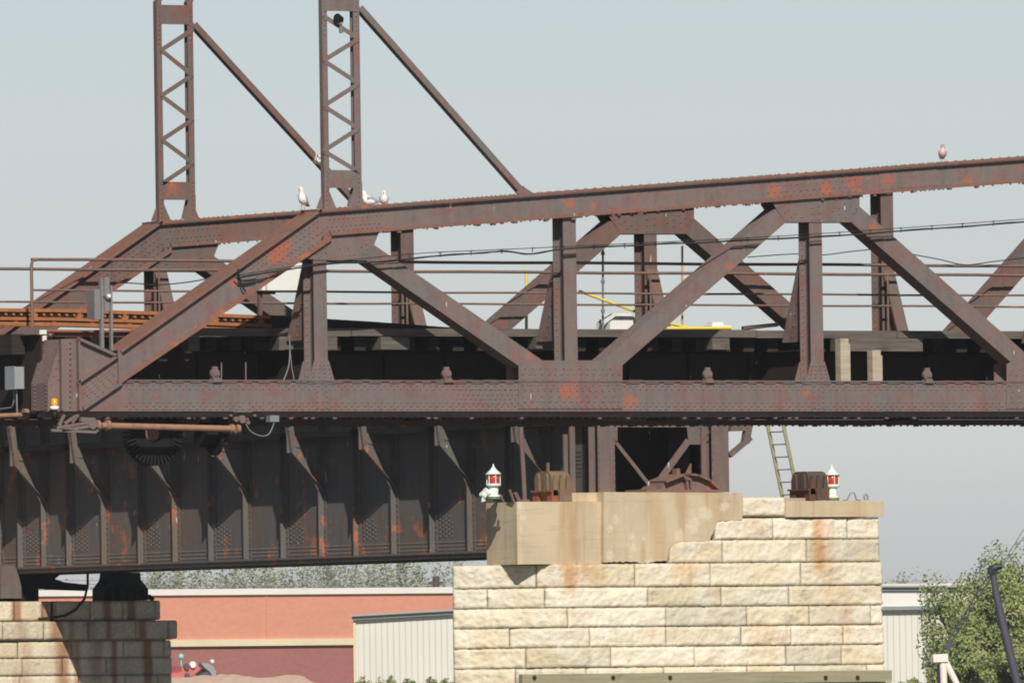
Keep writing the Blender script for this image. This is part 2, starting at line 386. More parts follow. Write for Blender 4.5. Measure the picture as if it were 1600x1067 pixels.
    # --- gussets
    def gus(poly, rows, name='gusset_plate', yf=-.012, skip=None):
        b = MB(); b.pry(poly, Y + yf, Y + .0); b.pry(poly, Y + BY - .03, Y + BY - .018)
        xs = [p[0] for p in poly]; zs = [p[1] for p in poly]
        for (a, c, st) in rows: riv_line(b, a, c, Y + yf, st)
        return b.build(name, M, swing)
    gus(GUS_U1, [(n(497, 385), n(497, 404), .1), (n(508, 378), n(508, 405), .1), (n(530, 388), n(545, 388), .18), (n(545, 398), n(560, 396), .12), (n(564, 385), n(576, 379), .12), (n(562, 403), n(576, 386), .12), (n(488, 403), n(500, 392), .12)])
    for k in (0, 2):
        g3 = [(p[0] + k * PAN, p[1] + TS * k * PAN) for p in GUS_U3]
        sh = lambda px, py: (n(px, py)[0] + k * PAN, n(px, py)[1] + TS * k * PAN)
        gus(g3, [(sh(1216, 324), sh(1240, 341), .17), (sh(1222, 322), sh(1252, 340), .16), (sh(1268, 324), sh(1268, 345), .12), (sh(1279, 322), sh(1279, 345), .13), (sh(1300, 330), sh(1330, 343), .16), (sh(1318, 318), sh(1338, 326), .15), (sh(1310, 325), sh(1335, 334), .17), (sh(1225, 318), sh(1336, 310), .3)])
    for k in (0, 2, 4):
        g2 = [(p[0] + k * PAN, p[1]) for p in GUS_L2]
        rows = []
        random.seed(int(40 + k))
        for r in range(8):
            z = ZBB + .06 + r * .105; xa = g2[0][0] + .08 + .05 * (r % 2); xb = g2[3][0] - .06 - (.1 if r > 6 else 0)
            rows.append(((xa, z), (xb, z), .145 + .03 * (r % 3)))
        gus(g2, rows, yf=-.014)
    # --- diagonals
    for (u0, u1, l0, l1) in DIAGS:
        b = MB(); poly = [u0, u1, l1, l0]
        b.pry(poly, Y + .004, Y + .022); b.pry(poly, Y + BY - .05, Y + BY - .032)
        m0 = tuple((a * .5 + c * .5) for a, c in zip(u0, l0)); m1 = tuple((a * .5 + c * .5) for a, c in zip(u1, l1))
        b.pry([m0, m1, l1, l0], Y - .006, Y + .004)
        # side plates of the box
        for (p, q) in ((u0, u1), (l0, l1)):
            s2 = .016 if p is l0 else -.016
            b.pry([p, q, (q[0], q[1] + s2), (p[0], p[1] + s2)], Y + .0225, Y + BY - .051)
        b.build('diagonal', M, swing)
    # --- posts
    HW = .145
    for i, xc in enumerate((XL1, XL2, XL3, XL2 + 2 * PAN, XL2 + 3 * PAN, XL2 + 4 * PAN)):
        up = i % 2 == 0                           # an upper joint has its gusset above, a flare below
        zt = (min(p[1] for p in GUS_U1) if i == 0 else min(p[1] for p in GUS_U3) + (TS * 2 * PAN if i == 4 else 0)) if up else ztop(xc) - CH
        zb = ZBT if up else max(p[1] for p in GUS_L2) - .02
        b = MB(); zf = ZBT + .38
        b.box(xc - HW, xc + HW, Y + .004, Y + .022, zb, zt + .1)
        b.box(xc - HW, xc + HW, Y + .37, Y + .388, zb, zt + .1); b.box(xc - .01, xc + .01, Y + .0225, Y + .369, zb, zt + .1)
        if up:
            for yy in (Y - .012, Y + .389):
                b.pry([(xc - .30, ZBT - .06), (xc + .30, ZBT - .06), (xc + .16, zf), (xc - .16, zf)], yy, yy + .012)
            for k in range(5):
                z = ZBT + k * .075; w = .22 - k * .022
                for t in (-w, -w * .35, w * .35, w): b.rivet((xc + t, Y - .012, z))
            b.box(xc - .14, xc + .14, Y - .004, Y + .0019, ZBB + .02, ZBT - .06)
            for k in range(5):
                for t in (-.1, .1): b.rivet((xc + t, Y - .005, ZBB + .06 + k * .1))
        for t in (-.09, .09):
            z = zb + .1
            while z < zt: b.rivet((xc + t, Y + .37, z), (0, -1, 0)); z += .13
        b.build('vertical_post', M, swing)
        # knee brace to the floor beam
        b = MB(); ztb = n(490, 415)[1] if i < 2 else n(490, 405)[1]; zk = n(490, 530)[1]
        y0 = Y + .39 if not far else Y + .0
        y1 = y0 + .62 * sgn
        b.prx([(y0, ztb), (y1, zk), (y0, zk)], xc - .012, xc + .012)
        e = Vector((y1 - y0, zk - ztb)).normalized()
        b.prx([(y0, ztb), (y1, zk), (y1 + .04 * sgn, zk + .0), (y0 + .03 * sgn, ztb + .08)], xc - .13, xc + .13)
        for k in range(7):
            f = (k + .5) / 7; b.rivet((xc - .012, y0 + .06 * sgn + (y1 - y0) * f * .7, ztb + (zk - ztb) * f), (-1, 0, 0))
        b.build('knee_brace', M, swing)
random.seed(11)
truss(0.0, 1, M_ST)
random.seed(12)
truss(WT, -1, M_ST2)

# masts with stays on the top chords
def mast(Y, M, lace, bat):
    pr = lambda px, py: (lambda p: (p.x, p.z))(onY(px, py, Y))
    far = Y > 1
    e = bpy.data.objects.new('mast', None); COL.objects.link(e); e.parent = swing
    bx = pr(534 if not far else 274, 325 if not far else 341); e.location = Vector((bx[0], Y + .2, ztop(bx[0]))) - WORLD(swing)
    xl0, xl1 = (508, 516) if not far else (249.5, 257.5); xr0, xr1 = (556.5, 566.5) if not far else (297.5, 306.5)
    zb = ztop(bx[0]); yb = 320 if not far else 338; zt = pr(500, -60)[1]; zk = pr(500, 8 if far else -12)[1]
    cx = lambda a: pr(a, yb)[0]
    for a, c in ((xl0, xl1), (xr0, xr1)):
        b = MB(); x0, x1 = cx(a), cx(c); z0 = ztop(x0) + .005
        xo = x0 if a == xl0 else x1
        w = .014
        # channel: web outside, flanges inwards
        b.box(x0, x1, Y + .02, Y + .034, z0, zk); b.box(x0, x1, Y + .13, Y + .144, z0, zk)
        b.box(x0 if a == xl0 else x1 - w, x0 + w if a == xl0 else x1, Y + .034, Y + .13, z0, zk)
        lean = .35
        b.add([(x0, Y + .02, zk), (x1, Y + .02, zk), (x1, Y + .144, zk), (x0, Y + .144, zk), (x0 + lean, Y + .02, zk + .6), (x1 + lean, Y + .02, zk + .6), (x1 + lean, Y + .144, zk + .6), (x0 + lean, Y + .144, zk + .6)],
              [(0, 3, 2, 1), (4, 5, 6, 7), (0, 1, 5, 4), (1, 2, 6, 5), (2, 3, 7, 6), (3, 0, 4, 7)])
        # foot gussets
        mid = x1 if a == xl0 else x0
        s = 1 if a == xl0 else -1
        b.pry([(mid, z0), (mid + (.22 if s > 0 else -.12), z0), (mid, z0 + .46)], Y + .13, Y + .144)
        b.pry([(xo, z0), (xo - .13 * s, z0), (xo, z0 + .3)], Y + .10, Y + .114)
        if a == xr0: b.pry([(x1, z0), (x1 - .16 - (x1 - x0), z0), (x0, z0 + .46), (x1, z0 + .46)], Y + .004, Y + .018)
        z = z0 + .08
        while z < z0 + .75: b.rivet(((x0 + x1) / 2, Y + .02, z)); z += .09
        z = zk - .8
        while z < zk: b.rivet(((x0 + x1) / 2, Y + .02, z)); z += .09
        b.build('leg', M, e)
    for (y0, y1) in bat: b = MB(); b.box(cx(xl1) - .06, cx(xr0) + .06, Y + .008, Y + .02, pr(534, y1)[1], pr(534, y0)[1]); b.build('batten_plate', M, e)
    b = MB()
    for k, (p, q) in enumerate(zip(lace[:-1], lace[1:])):
        a, c = pr(*p), pr(*q); yy = Y + .008 - .005 * (k % 2)
        b.pry(barpoly(a, c, .085), yy, yy + .008)
        for r in (a, c): b.rivet((r[0], yy, r[1]))
        dx = .08
        a2, c2 = (a[0], a[1] + .12), (c[0], c[1] + .12)
    b.build('lacing', M, e)
    # stay
    b = MB(); s0 = pr(566, 12) if not far else pr(307, 38); s1 = pr(822, 302) if not far else pr(566, 322)
    pp = barpoly(s0, s1, .12)
    b.pry(pp, Y + .06, Y + .072); b.pry(barpoly((s0[0] - .01, s0[1] - .055), (s1[0] - .01, s1[1] - .055), .014), Y + .072, Y + .2)
    b.pry(pp, Y + .2005, Y + .212)
    xb = s1[0]; b.pry([(xb - .22, ztop(xb)), (xb + .22, ztop(xb)), (xb + .1, ztop(xb) + .06), (xb - .05, ztop(xb) + .15)], Y + .04, Y + .055)
    b.build('stay_bar', M, e)
def barpoly(a, c, w):
    d = Vector((c[0] - a[0], c[1] - a[1])).normalized(); q = Vector((-d.y, d.x)) * (w / 2)
    return [(a[0] - q.x, a[1] - q.y), (c[0] - q.x, c[1] - q.y), (c[0] + q.x, c[1] + q.y), (a[0] + q.x, a[1] + q.y)]
mast(0.0, M_ST, [(505, 25), (561, 61), (506, 95), (561, 131), (506, 166), (561, 201), (506, 236), (561, 269)], [(-24, 18), (266, 294)])
mast(WT, M_ST2, [(303, 46), (252, 79), (301, 118), (252.5, 150), (302, 187), (253, 219), (302, 255), (254, 287)], [(13, 43), (287, 315)])

# floor: stringers, floor beams, ties, edge timbers
ZD = onY(900, 515, 1.15).z                         # top of the edge timber
ZE = onY(900, 527, 1.15).z
YD0, YD1 = 1.15, WT - .6
xe0 = n(150, 600)[0]
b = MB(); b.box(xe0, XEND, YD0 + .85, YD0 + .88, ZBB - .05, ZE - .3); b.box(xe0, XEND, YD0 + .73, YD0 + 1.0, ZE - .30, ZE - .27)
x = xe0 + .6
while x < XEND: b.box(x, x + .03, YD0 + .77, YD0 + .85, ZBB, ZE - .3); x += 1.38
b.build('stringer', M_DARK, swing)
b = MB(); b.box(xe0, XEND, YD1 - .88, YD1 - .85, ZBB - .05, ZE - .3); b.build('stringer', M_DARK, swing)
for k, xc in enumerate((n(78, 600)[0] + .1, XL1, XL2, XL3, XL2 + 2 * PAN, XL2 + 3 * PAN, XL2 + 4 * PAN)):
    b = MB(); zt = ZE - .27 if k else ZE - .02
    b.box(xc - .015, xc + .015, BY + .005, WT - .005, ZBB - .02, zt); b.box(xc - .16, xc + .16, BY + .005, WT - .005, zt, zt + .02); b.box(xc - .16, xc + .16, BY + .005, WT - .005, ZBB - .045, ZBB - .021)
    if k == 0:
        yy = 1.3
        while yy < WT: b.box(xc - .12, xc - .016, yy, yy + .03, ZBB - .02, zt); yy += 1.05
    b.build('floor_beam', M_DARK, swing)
M_PIPE0 = plain('red_rusted_pipe', lin(150, 100, 84, .8), .7); M_WH0 = plain('white_bracket_paint', lin(230, 226, 214))
random.seed(5)
b = MB(); x = n(292, 520)[0]
pieces = []
while x < XEND:
    L = random.uniform(3.2, 5.0); dz = random.uniform(-.012, .012)
    b.box(x, x + L - .02, YD0, YD0 + .2, ZE + dz, ZD + dz); x += L
b.build('edge_timber', M_TIM, swing)
b = MB(); b.box(xe0 - .2, XEND, YD1 - .2, YD1, ZE, ZD); b.build('edge_timber', M_TIM, swing)
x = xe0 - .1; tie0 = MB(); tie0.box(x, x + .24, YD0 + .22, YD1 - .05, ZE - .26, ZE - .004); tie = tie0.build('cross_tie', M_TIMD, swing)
k = 1
while x + k * .55 < XEND and k < 70:
    c = tie.copy(); c.location = tie.location + Vector((k * .55, 0, 0)); COL.objects.link(c); c.parent = swing; k += 1
for (p0, p1, y1, m) in ((437, 528, 547, M_TIM), (596, 641, 546, M_TIM), (838, 866, 545, M_TIM), (1114, 1141, 546, M_TIM), (295, 313, 548, M_TIM)):
    a = onY(p0, 528, YD0 - .08); c = onY(p1, y1, YD0 - .08); b = MB()
    b.box(a.x, c.x, YD0 - .06, YD0 + 1.6, c.z, ZE - .006); b.build('long_tie', m, swing)
a = onY(1305, 528, YD0 - .12); c = onY(1442, 549, YD0 - .12); b = MB()
b.box(a.x, c.x, YD0 - .12, YD0 + .06, c.z, ZE - .006); b.build('bolster_timber', M_TIM, swing)
b = MB(); b.box(XL2 - 6, XEND, YD0 + .3, YD1 - .3, ZE - .003, ZE + .05)
b.build('deck_planking', M_TIMD, swing)
b = MB(); b.tube([onY(60, 517.5, YD0 - .05), onY(150, 518, YD0 - .05), onY(204, 517.5, YD0 - .05), onY(212, 513, YD0 - .05)], .032, 8); b.box(xe0 - .2, n(292, 520)[0], YD0, YD0 + .15, ZE - .02, ZE + .08); b.build('edge_pipe', M_PIPE0, swing)
b = MB(); b.box(onY(61, 520, 1).x, onY(72, 520, 1).x, .98, 1.0, onY(61, 533, 1).z, onY(61, 515.5, 1).z); b.build('white_bracket', M_WH0, swing)
# end of the deck, left of the near truss
a = onY(0, 521, 1.6); c = onY(61, 552, 1.6)
b = MB(); b.box(n(62, 550)[0] - .02, n(62, 550)[0] + .26, 1.0, WT - .9, ZE - .36, ZE + .02); b.build('end_timber', M_TIMD, swing)
# round lugs on the bottom chord
lug0 = None
for px in (338, 700, 1108, 1451):
    q = n(px, 584)
    if lug0 is None:
        b = MB(); c = Vector((q[0], .06, ZBT + .13)); b.disc(c, (0, 1, 0), .095, .07, 18); b.disc(c + Vector((0, -.04, 0)), (0, 1, 0), .06, .03, 14)
        b.box(c.x - .05, c.x + .05, .03, .09, c.z + .075, c.z + .135); b.box(c.x - .075, c.x + .075, -.03, .12, ZBT + .012, ZBT + .05); b.box(c.x - .1, c.x + .1, -.05, .0, ZBT - .03, ZBT + .011)
        b.disc(c + Vector((.012, -.06, -.02)), (0, 1, 0), .02, .02, 8)
        lug0 = b.build('round_lug', M_ST, swing); X0 = q[0]
    else:
        c = lug0.copy(); c.location = lug0.location + Vector((q[0] - X0, 0, 0)); COL.objects.link(c); c.parent = swing
# machinery under the bottom chord
M_ORS = plain('rusty_shaft', lin(158, 118, 96), .7, .3, .7, 5, lin(116, 80, 62))
M_BLK = plain('greasy_black_iron', lin(28, 28, 28), .6, .25, .5, 5)
def o3(px, py, y): return onY(px, py, y)
b = MB(); b.tube([o3(158, 665, .05), o3(365, 670, .05)], .062, 14)
for px in (152, 168, 362, 371): b.disc(o3(px, 664.5 + (px - 152) * .025, .05), (1, 0, -.03), .10 if px < 200 else .085, .07, 12)
b.build('drive_shaft', M_ORS, swing)
b = MB()
for (p, q, w) in (((88, 668), (150, 658), .05), ((96, 672), (152, 664), .06), ((80, 672), (150, 675), .05), ((100, 662), (118, 650), .05), ((112, 661), (122, 648), .04), ((92, 665), (100, 648), .045), ((125, 655), (148, 656), .08)):
    b.bar(o3(*p, -.02), o3(*q, -.02), .06, w)
b.bar(o3(128, 668, .1), o3(150, 668, .1), .2, .16); b.disc(o3(143, 663, -.02), (0, 1, 0), .09, .1, 12)
b.build('brake_linkage', M_ST, swing)
b = MB(); c = o3(238, 676, .6)
for k in range(44):
    t = 2 * math.pi * k / 44; u = Vector((math.cos(t), 0, math.sin(t))); b.bar(c + u * .40, c + u * .62, .045, .17, (0, 1, 0))
ring = [(c + Vector((math.cos(2 * math.pi * k / 32), 0, math.sin(2 * math.pi * k / 32))) * r) for r in (.42, .19) for k in range(32)]
v = [p + Vector((0, -.07, 0)) for p in ring] + [p + Vector((0, .07, 0)) for p in ring]
b.add(v, [(k, (k + 1) % 32, 32 + (k + 1) % 32, 32 + k) for k in range(32)] + [(64 + k, 96 + k, 96 + (k + 1) % 32, 64 + (k + 1) % 32) for k in range(32)] +
      [(32 + k, 32 + (k + 1) % 32, 96 + (k + 1) % 32, 96 + k) for k in range(32)])
b.build('gear_wheel', M_BLK, swing)
b = MB(); c = o3(333, 682, .5); b.tube([c + Vector((-.28, 0, .05)), c + Vector((.05, 0, .0))], .24, 16); b.disc(c + Vector((.0, -.05, -.06)), (1, 0, 0), .3, .06, 20)
for k in range(5): b.disc(o3(352, 678 + k * 4, .3), (0, 0, 1), .09, .03, 10)
b.box(o3(338, 645, .4).x, o3(352, 645, .4).x, .3, .6, o3(345, 690, .4).z, ZBB - .12)
b.build('worm_drive', M_BLK, swing)
b = MB(); c = o3(377, 655, .03); b.disc(c, (0, 1, 0), .075, .1, 14); b.box(c.x - .2, c.x + .22, -.02, .12, ZBB - .04, ZBB - .023)
for dx in (-.26, -.09, .1, .26): b.disc((c.x + dx, -.02, c.z + (.07 if abs(dx) > .2 else 0.0)), (0, 1, 0), .025, .05, 8)
b.disc(c + Vector((-.14, -.03, -.0)), (0, 1, 0), .05, .06, 10); b.disc(c + Vector((.12, -.03, -.06)), (0, 1, 0), .04, .06, 10)
b.build('shaft_bearing', M_ST, swing)
b = MB(); b.tube([o3(0 - 40, 651, 1.0), o3(38, 648, 1.0)], .045, 10); b.disc(o3(40, 646, 1.0), (1, 0, 0), .09, .1, 12); b.build('shaft_stub', M_ORS, swing)
b = MB()
for x0 in (345, 383): b.tube([o3(x0 + 1, 597, .2), o3(x0 + 1, 566, .2)], .014, 6)
b.build('rusty_rod', M_ST, swing)

# ---------------------------------------------------------------- lift rails, railings, wires on the swing span
M_ORG = steel('orange_rusty_rail', lin(158, 104, 66), lin(172, 112, 68), lin(140, 84, 54), lin(196, 126, 74), .55, .66, (), .9)
def lift_rail(Y, label, dy=0, dark_from=430):
    r = thing('lift_rail', label, 'rail', onY(200, 508 + dy, Y), 'raised end rails of the swing span')
    x_l, x_r = onY(-60, 480, Y).x, onY(735, 515, Y).x
    def z(px, py): return onY(px, py + dy, Y).z
    xs = [onY(p, 490, Y).x for p in (-60, 90, 250, 420, 580, 735)]
    tops = [z(-60, 481), z(90, 482.5), z(250, 487), z(420, 493), z(580, 502.5), z(735, 514)]
    def strip(d0, d1, y0, y1, i0=0, i1=5):
        mb = MB()
        for i in range(i0, i1):
            mb.pry([(xs[i], tops[i] - d1), (xs[i + 1], tops[i + 1] - d1), (xs[i + 1], tops[i + 1] - d0), (xs[i], tops[i] - d0)], Y + y0, Y + y1)
        return mb
    h = strip(0, .065, -.05, .04, 0, 3); t = strip(.165, .225, -.10, .08, 0, 3); o = len(h.v); h.v += t.v; h.f += [[i + o for i in q] for q in t.f]; h.sm += t.sm; h.mi += t.mi
    t = strip(.258, .325, -.09, .09, 0, 3); o = len(h.v); h.v += t.v; h.f += [[i + o for i in q] for q in t.f]; h.sm += t.sm; h.mi += t.mi
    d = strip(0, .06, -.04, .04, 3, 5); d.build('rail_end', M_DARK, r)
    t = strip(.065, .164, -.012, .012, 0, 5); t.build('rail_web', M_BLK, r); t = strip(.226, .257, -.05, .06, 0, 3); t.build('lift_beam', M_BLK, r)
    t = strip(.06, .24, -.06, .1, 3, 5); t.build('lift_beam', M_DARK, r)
    mb = h; x = xs[0] + .1; k = 0
    while x < xs[3] - .1:
        i = max(j for j in range(4) if xs[j] <= x); f = (x - xs[i]) / (xs[i + 1] - xs[i]); zz = tops[i] + (tops[i + 1] - tops[i]) * f
        mb.disc((x, Y - .05, zz - .115), (0, 1, 0), .024, .05, 8)
        if k % 6 == 2: mb.box(x + .05, x + .17, Y - .075, Y - .012, zz - .19, zz - .13); mb.bar((x + .11, Y - .05, zz - .13), (x + .11, Y - .05, zz - .075), .05, .06)
        if k % 5 == 1: mb.box(x, x + .09, Y - .075, Y - .055, zz - .262, zz - .226)
        x += .165; k += 1
    mb.build('running_rail', M_ORG, r)
lift_rail(2.1, 'orange rusty raised track rail nearest the viewer, behind the grey signal posts', 0)
lift_rail(3.55, 'second orange rusty raised track rail, hidden just behind the nearer one', 1.5)
M_PIPE = steel('rusty_pipe', lin(112, 98, 90), lin(126, 100, 86), lin(140, 94, 72), lin(178, 118, 76), .5, .62, (), .9)
def railing(Y, px0, rows, label, post):
    a = onY(max(px0, -80), rows[0], Y); r = thing('pipe_railing', label, 'railing', (a.x, Y, ZD), None)
    xr = XEND - 1
    for i, py in enumerate(rows):
        z = onY(500, py, Y).z; b = MB(); x0 = a.x; pts = [(x0 + k * (xr - x0) / 24, Y, z + .006 * math.sin(k * 1.7 + i)) for k in range(25)]
        b.tube(pts, .030 if i == 0 else .021, 8); b.build('rail', M_PIPE, r)
    b = MB(); z0 = onY(500, rows[0], Y).z
    if post:
        b.tube([(a.x, Y, onY(50, 512, Y).z), (a.x, Y, z0 - .1), (a.x + .03, Y, z0 - .02), (a.x + .12, Y, z0)], .032, 8); b.build('end_post_pipe', M_PIPE, r)
    for xc in (XL1, XL2, XL3, XL2 + 2 * PAN):
        b = MB(); xo_ = .66 if post else -.2; b.tube([(xc + xo_, Y, ZD - .1), (xc + xo_, Y, z0)], .022, 8); b.build('post', M_PIPE, r)
railing(1.2, 49, (408.5, 456), 'rusty two-bar pipe railing along the near edge of the deck, with a square-cornered end', True)
railing(WT - .28, -90, (423.5, 474), 'rusty two-bar pipe railing along the far side of the deck before the far truss', False)
M_WIRE = plain('black_cable', lin(48, 46, 46), .6, .3)
def smooth(pts, y, sag=0):
    o = []
    P = [onY(p[0], p[1], y if len(p) < 3 else p[2]) for p in pts]
    for i in range(len(P) - 1):
        p0 = P[max(i - 1, 0)]; p1 = P[i]; p2 = P[i + 1]; p3 = P[min(i + 2, len(P) - 1)]
        for k in range(5):
            t = k / 5
            o.append(.5 * ((2 * p1) + (p2 - p0) * t + (2 * p0 - 5 * p1 + 4 * p2 - p3) * t * t + (3 * p1 - p0 - 3 * p2 + p3) * t ** 3))
    return o + [P[-1]]
cab = thing('power_cable', 'black lashed power cable strung along the outside of the near truss', 'cable', onY(900, 389, -.15))
thick = [(372, 434), (430, 424), (520, 412), (600, 409), (660, 402), (740, 396), (790, 393), (830, 397), (880, 389), (960, 385), (1040, 381), (1100, 379), (1200, 373.5), (1300, 369), (1400, 361.5), (1500, 354.5), (1600, 347), (1700, 339)]
thin = [(372, 430), (480, 414), (640, 397), (760, 391), (870, 386), (1000, 380), (1130, 374), (1200, 370), (1300, 364), (1400, 357), (1500, 350), (1600, 342.5), (1700, 335)]
b = MB(); b.tube(smooth(thick, -.15), .017, 6); b.tube([p + Vector((0, -.02, .012 * math.sin(i * .9))) for i, p in enumerate(smooth(thick, -.15))], .012, 5); b.build('cable_bundle', M_WIRE, cab)
b = MB(); tp = smooth(thin, -.15); b.tube(tp, .008, 5); 
for px in range(640, 1600, 48):
    zt = [p for p in thin if p[0] <= px][-1]; zn = [p for p in thin if p[0] > px][0]; y0 = zt[1] + (zn[1] - zt[1]) * (px - zt[0]) / (zn[0] - zt[0])
    b.tube([onY(px, y0 - 1, -.15), onY(px, y0 + 7, -.15)], .009, 5); b.tube([onY(px - 3, y0 + .3, -.16), onY(px + 3, y0 - .3, -.16)], .010, 5)
b.build('messenger_wire', M_WIRE, cab)
w = MB(); w.tube(smooth([(1168, 402), (1240, 397), (1285, 398.5), (1330, 393), (1365, 389.5)], 1.1), .010, 5); tag(w.build('loose_wire', M_WIRE), 'thin loose wire sagging just above the railing between the right-hand post and diagonal', 'wire')
w = MB(); w.tube(smooth([(1428, 398), (1470, 406), (1508, 414), (1550, 409), (1610, 402)], 1.1), .011, 5); tag(w.build('loose_wire', M_WIRE), 'thin loose wire drooping onto the top rail at the far right', 'wire')
w = MB(); w.tube(smooth([(176, 441), (215, 443), (250, 445), (300, 440), (340, 432), (372, 428)], .9), .012, 5); tag(w.build('loose_wire', M_WIRE), 'dark wire running from the grey signal posts to the sloping end post', 'wire')
w = MB(); w.tube(smooth([(372, 420, -.11), (374, 432, -.11), (378, 446, -.1), (384, 456, -.09)], -.1), .016, 6); w.tube(smooth([(366, 432, -.1), (378, 438, -.12), (400, 436, -.1)], -.1), .014, 6)
tag(w.build('cable_tail', M_WIRE), 'short black cable end tied to the face of the sloping end post', 'wire')
M_GREYW = plain('grey_conduit', lin(128, 132, 132), .5, .4)
w = MB(); w.tube(smooth([(452, 524), (453, 545), (451, 572), (444, 592), (440, 600)], .25), .012, 6); w.tube(smooth([(453, 545), (456, 575), (459, 590), (458, 599)], .25), .010, 6)
tag(w.build('conduit_loop', M_GREYW), 'pair of pale grey flexible conduits hanging beside the first upright post', 'conduit')
w = MB(); w.tube(smooth([(384, 662), (392, 674), (408, 681), (420, 678), (427, 664), (428, 658)], -.02), .011, 6); w.box(o3(420, 655, 0).x, o3(434, 655, 0).x, -.05, .1, o3(427, 659, 0).z, ZBB - .1)
tag(w.build('conduit_loop', M_GREYW), 'pale grey conduit looping below the lower chord beside the shaft bearing', 'conduit')

# ---------------------------------------------------------------- small equipment
M_WHITE = plain('white_paint', lin(236, 236, 230), .45, .4, .15, 5, lin(190, 188, 176))
M_GREY = plain('grey_enamel', lin(150, 155, 156), .5, .4, .25, 4)
M_GREYD = plain('grey_galvanised', lin(128, 126, 124), .55, .4, .35, 4, lin(104, 86, 76))
s = NT('red_lens', .15, .5); M_RED = s.out((.62, .045, .03, 1)); s.b.inputs['Coat Weight'].default_value = .5
s = NT('amber_lens', .2, .5); M_AMB = s.out((.85, .36, .02, 1))
M_YEL = plain('yellow_paint', lin(236, 214, 84), .5, .3, .15, 4)
# grey signal cabinet on two posts
q = onY(165, 545, .1); t = thing('signal_cabinet', 'grey signal cabinet on two slim posts above the foot of the end post', 'signal', (q.x, .1, q.z))
for px0, px1, y0 in ((156.5, 163, 434), (172, 177, 446)):
    a, c = onY(px0, y0, .0), onY(px1, 548, .0); b = MB(); b.box(a.x, c.x, .0, .06, c.z, a.z); b.box(a.x, a.x + .015, -.012, -.0005, c.z, a.z); b.build('post', M_GREYD, t)
a, c = onY(146.5, 453, .02), onY(157.5, 498, .02); b = MB(); b.box(a.x, c.x - .005, .0, .28, c.z, a.z); b.box(a.x - .01, c.x, -.012, -.0005, c.z - .01, a.z + .01); b.build('cabinet', M_GREYD, t)
b = MB(); a = onY(167.5, 462.5, -.05); b.disc(a, (0, 1, 0), .065, .1, 12); b.box(a.x - .05, a.x + .06, -.04, .1, a.z - .28, a.z + .35); b.build('lamp_housing', M_GREYD, t)
b = MB(); b.disc(a + Vector((0, -.06, 0)), (0, 1, 0), .036, .03, 12); b.build('lamp_glass', M_WHITE, t)
# electrical box on end floor beam
XFB = n(78, 600)[0] + .085 - .125
a = onX(11, 574, XFB - .1); c = onX(36, 607, XFB - .1)
t = thing('electrical_box', 'pale grey electrical box on the dark end beam of the span', 'box', (XFB - .1, (a.y + c.y) / 2, c.z))
b = MB(); yb = (a.y + c.y) / 2; hw = .17; b.box(XFB - .2, XFB - .002, yb - hw, yb + hw, c.z, a.z); b.box(XFB - .215, XFB - .2005, yb - hw - .01, yb + hw + .01, c.z - .01, a.z + .012); b.build('cabinet', M_GREY, t)
b = MB(); b.tube([(XFB - .1, yb - .05, c.z), (XFB - .1, yb - .06, c.z - .5)], .016, 6); b.tube([(XFB - .1, yb + .05, c.z), (XFB - .1, yb + .05, c.z - .22), (XFB - .1, yb + .12, c.z - .34), (XFB - .1, yb + .6, c.z - .36)], .016, 6); b.build('conduit', M_GREYW, t)
# amber beacon
q = onY(85.5, 660, -.14); t = thing('beacon_lamp', 'small amber beacon lamp with white collar at the corner of the near truss', 'lamp', q)
zz = lambda py: onY(85.5, py, -.14).z - q.z
b = MB(); b.lathe(q, [(.0, zz(622)), (.058, zz(623)), (.066, zz(632)), (.062, zz(634))][::-1], 14); b.build('lens', M_AMB, t)
b = MB(); b.lathe(q, [(.085, zz(640)), (.085, zz(634.5))], 14); b.lathe(q, [(.035, zz(650)), (.04, zz(644))], 10); b.build('collar', M_WHITE, t)
b = MB(); b.lathe(q, [(.05, zz(656)), (.05, zz(640.3))], 12); b.box(q.x - .04, q.x + .04, -.13, .05, zz(645) + q.z, zz(641) + q.z); b.build('bracket', M_BLK, t)
# lamp on near mast
q = onY(529, 36, -.05); t = thing('floodlight', 'small dark floodlight clamped to the lacing of the near mast', 'lamp', q)
b = MB(); b.tube([q + Vector((-.07, -.06, .09)), q + Vector((.06, .0, .06))], [.085, .06], 12); b.build('lamp_head', M_BLK, t)
b = MB(); b.tube([q + Vector((.03, 0, .02)), q + Vector((.06, .0, -.2))], .04, 8); b.disc(q + Vector((.0, -.03, .0)), (0, 1, 0), .045, .06, 8); b.box(q.x + .04, q.x + .09, -.08, -.02, q.z, q.z + .1); b.build('bracket', M_GREYD, t)
M_FRX = plain('brown_pole', lin(110, 88, 80), .7)
# white cabinet beyond the far truss
Yw = 2.75; a, c = onY(417.5, 408, Yw), onY(471, 454.5, Yw)
t = thing('white_cabinet', 'bright white equipment cabinet raised on a slim pole left of the first upright post', 'cabinet', ((a.x + c.x) / 2, Yw + .3, ZD))
b = MB(); b.box(a.x, c.x, Yw, Yw + .6, c.z, a.z); b.box(a.x - .02, c.x + .02, Yw - .03, Yw + .63, a.z + .001, a.z + .04); b.build('cabinet', M_WHITE, t)
b = MB(); b.box(a.x - .09, a.x - .03, Yw + .05, Yw + .5, c.z, a.z - .15); b.build('side_panel', M_WHITE, t)
b = MB(); b.box(a.x - .07, a.x - .0, Yw + .2, Yw + .27, ZE, c.z - .002); b.box(a.x - .07, a.x + .3, Yw + .2, Yw + .27, c.z - .06, c.z - .0021); b.build('pole', M_FRX, t)
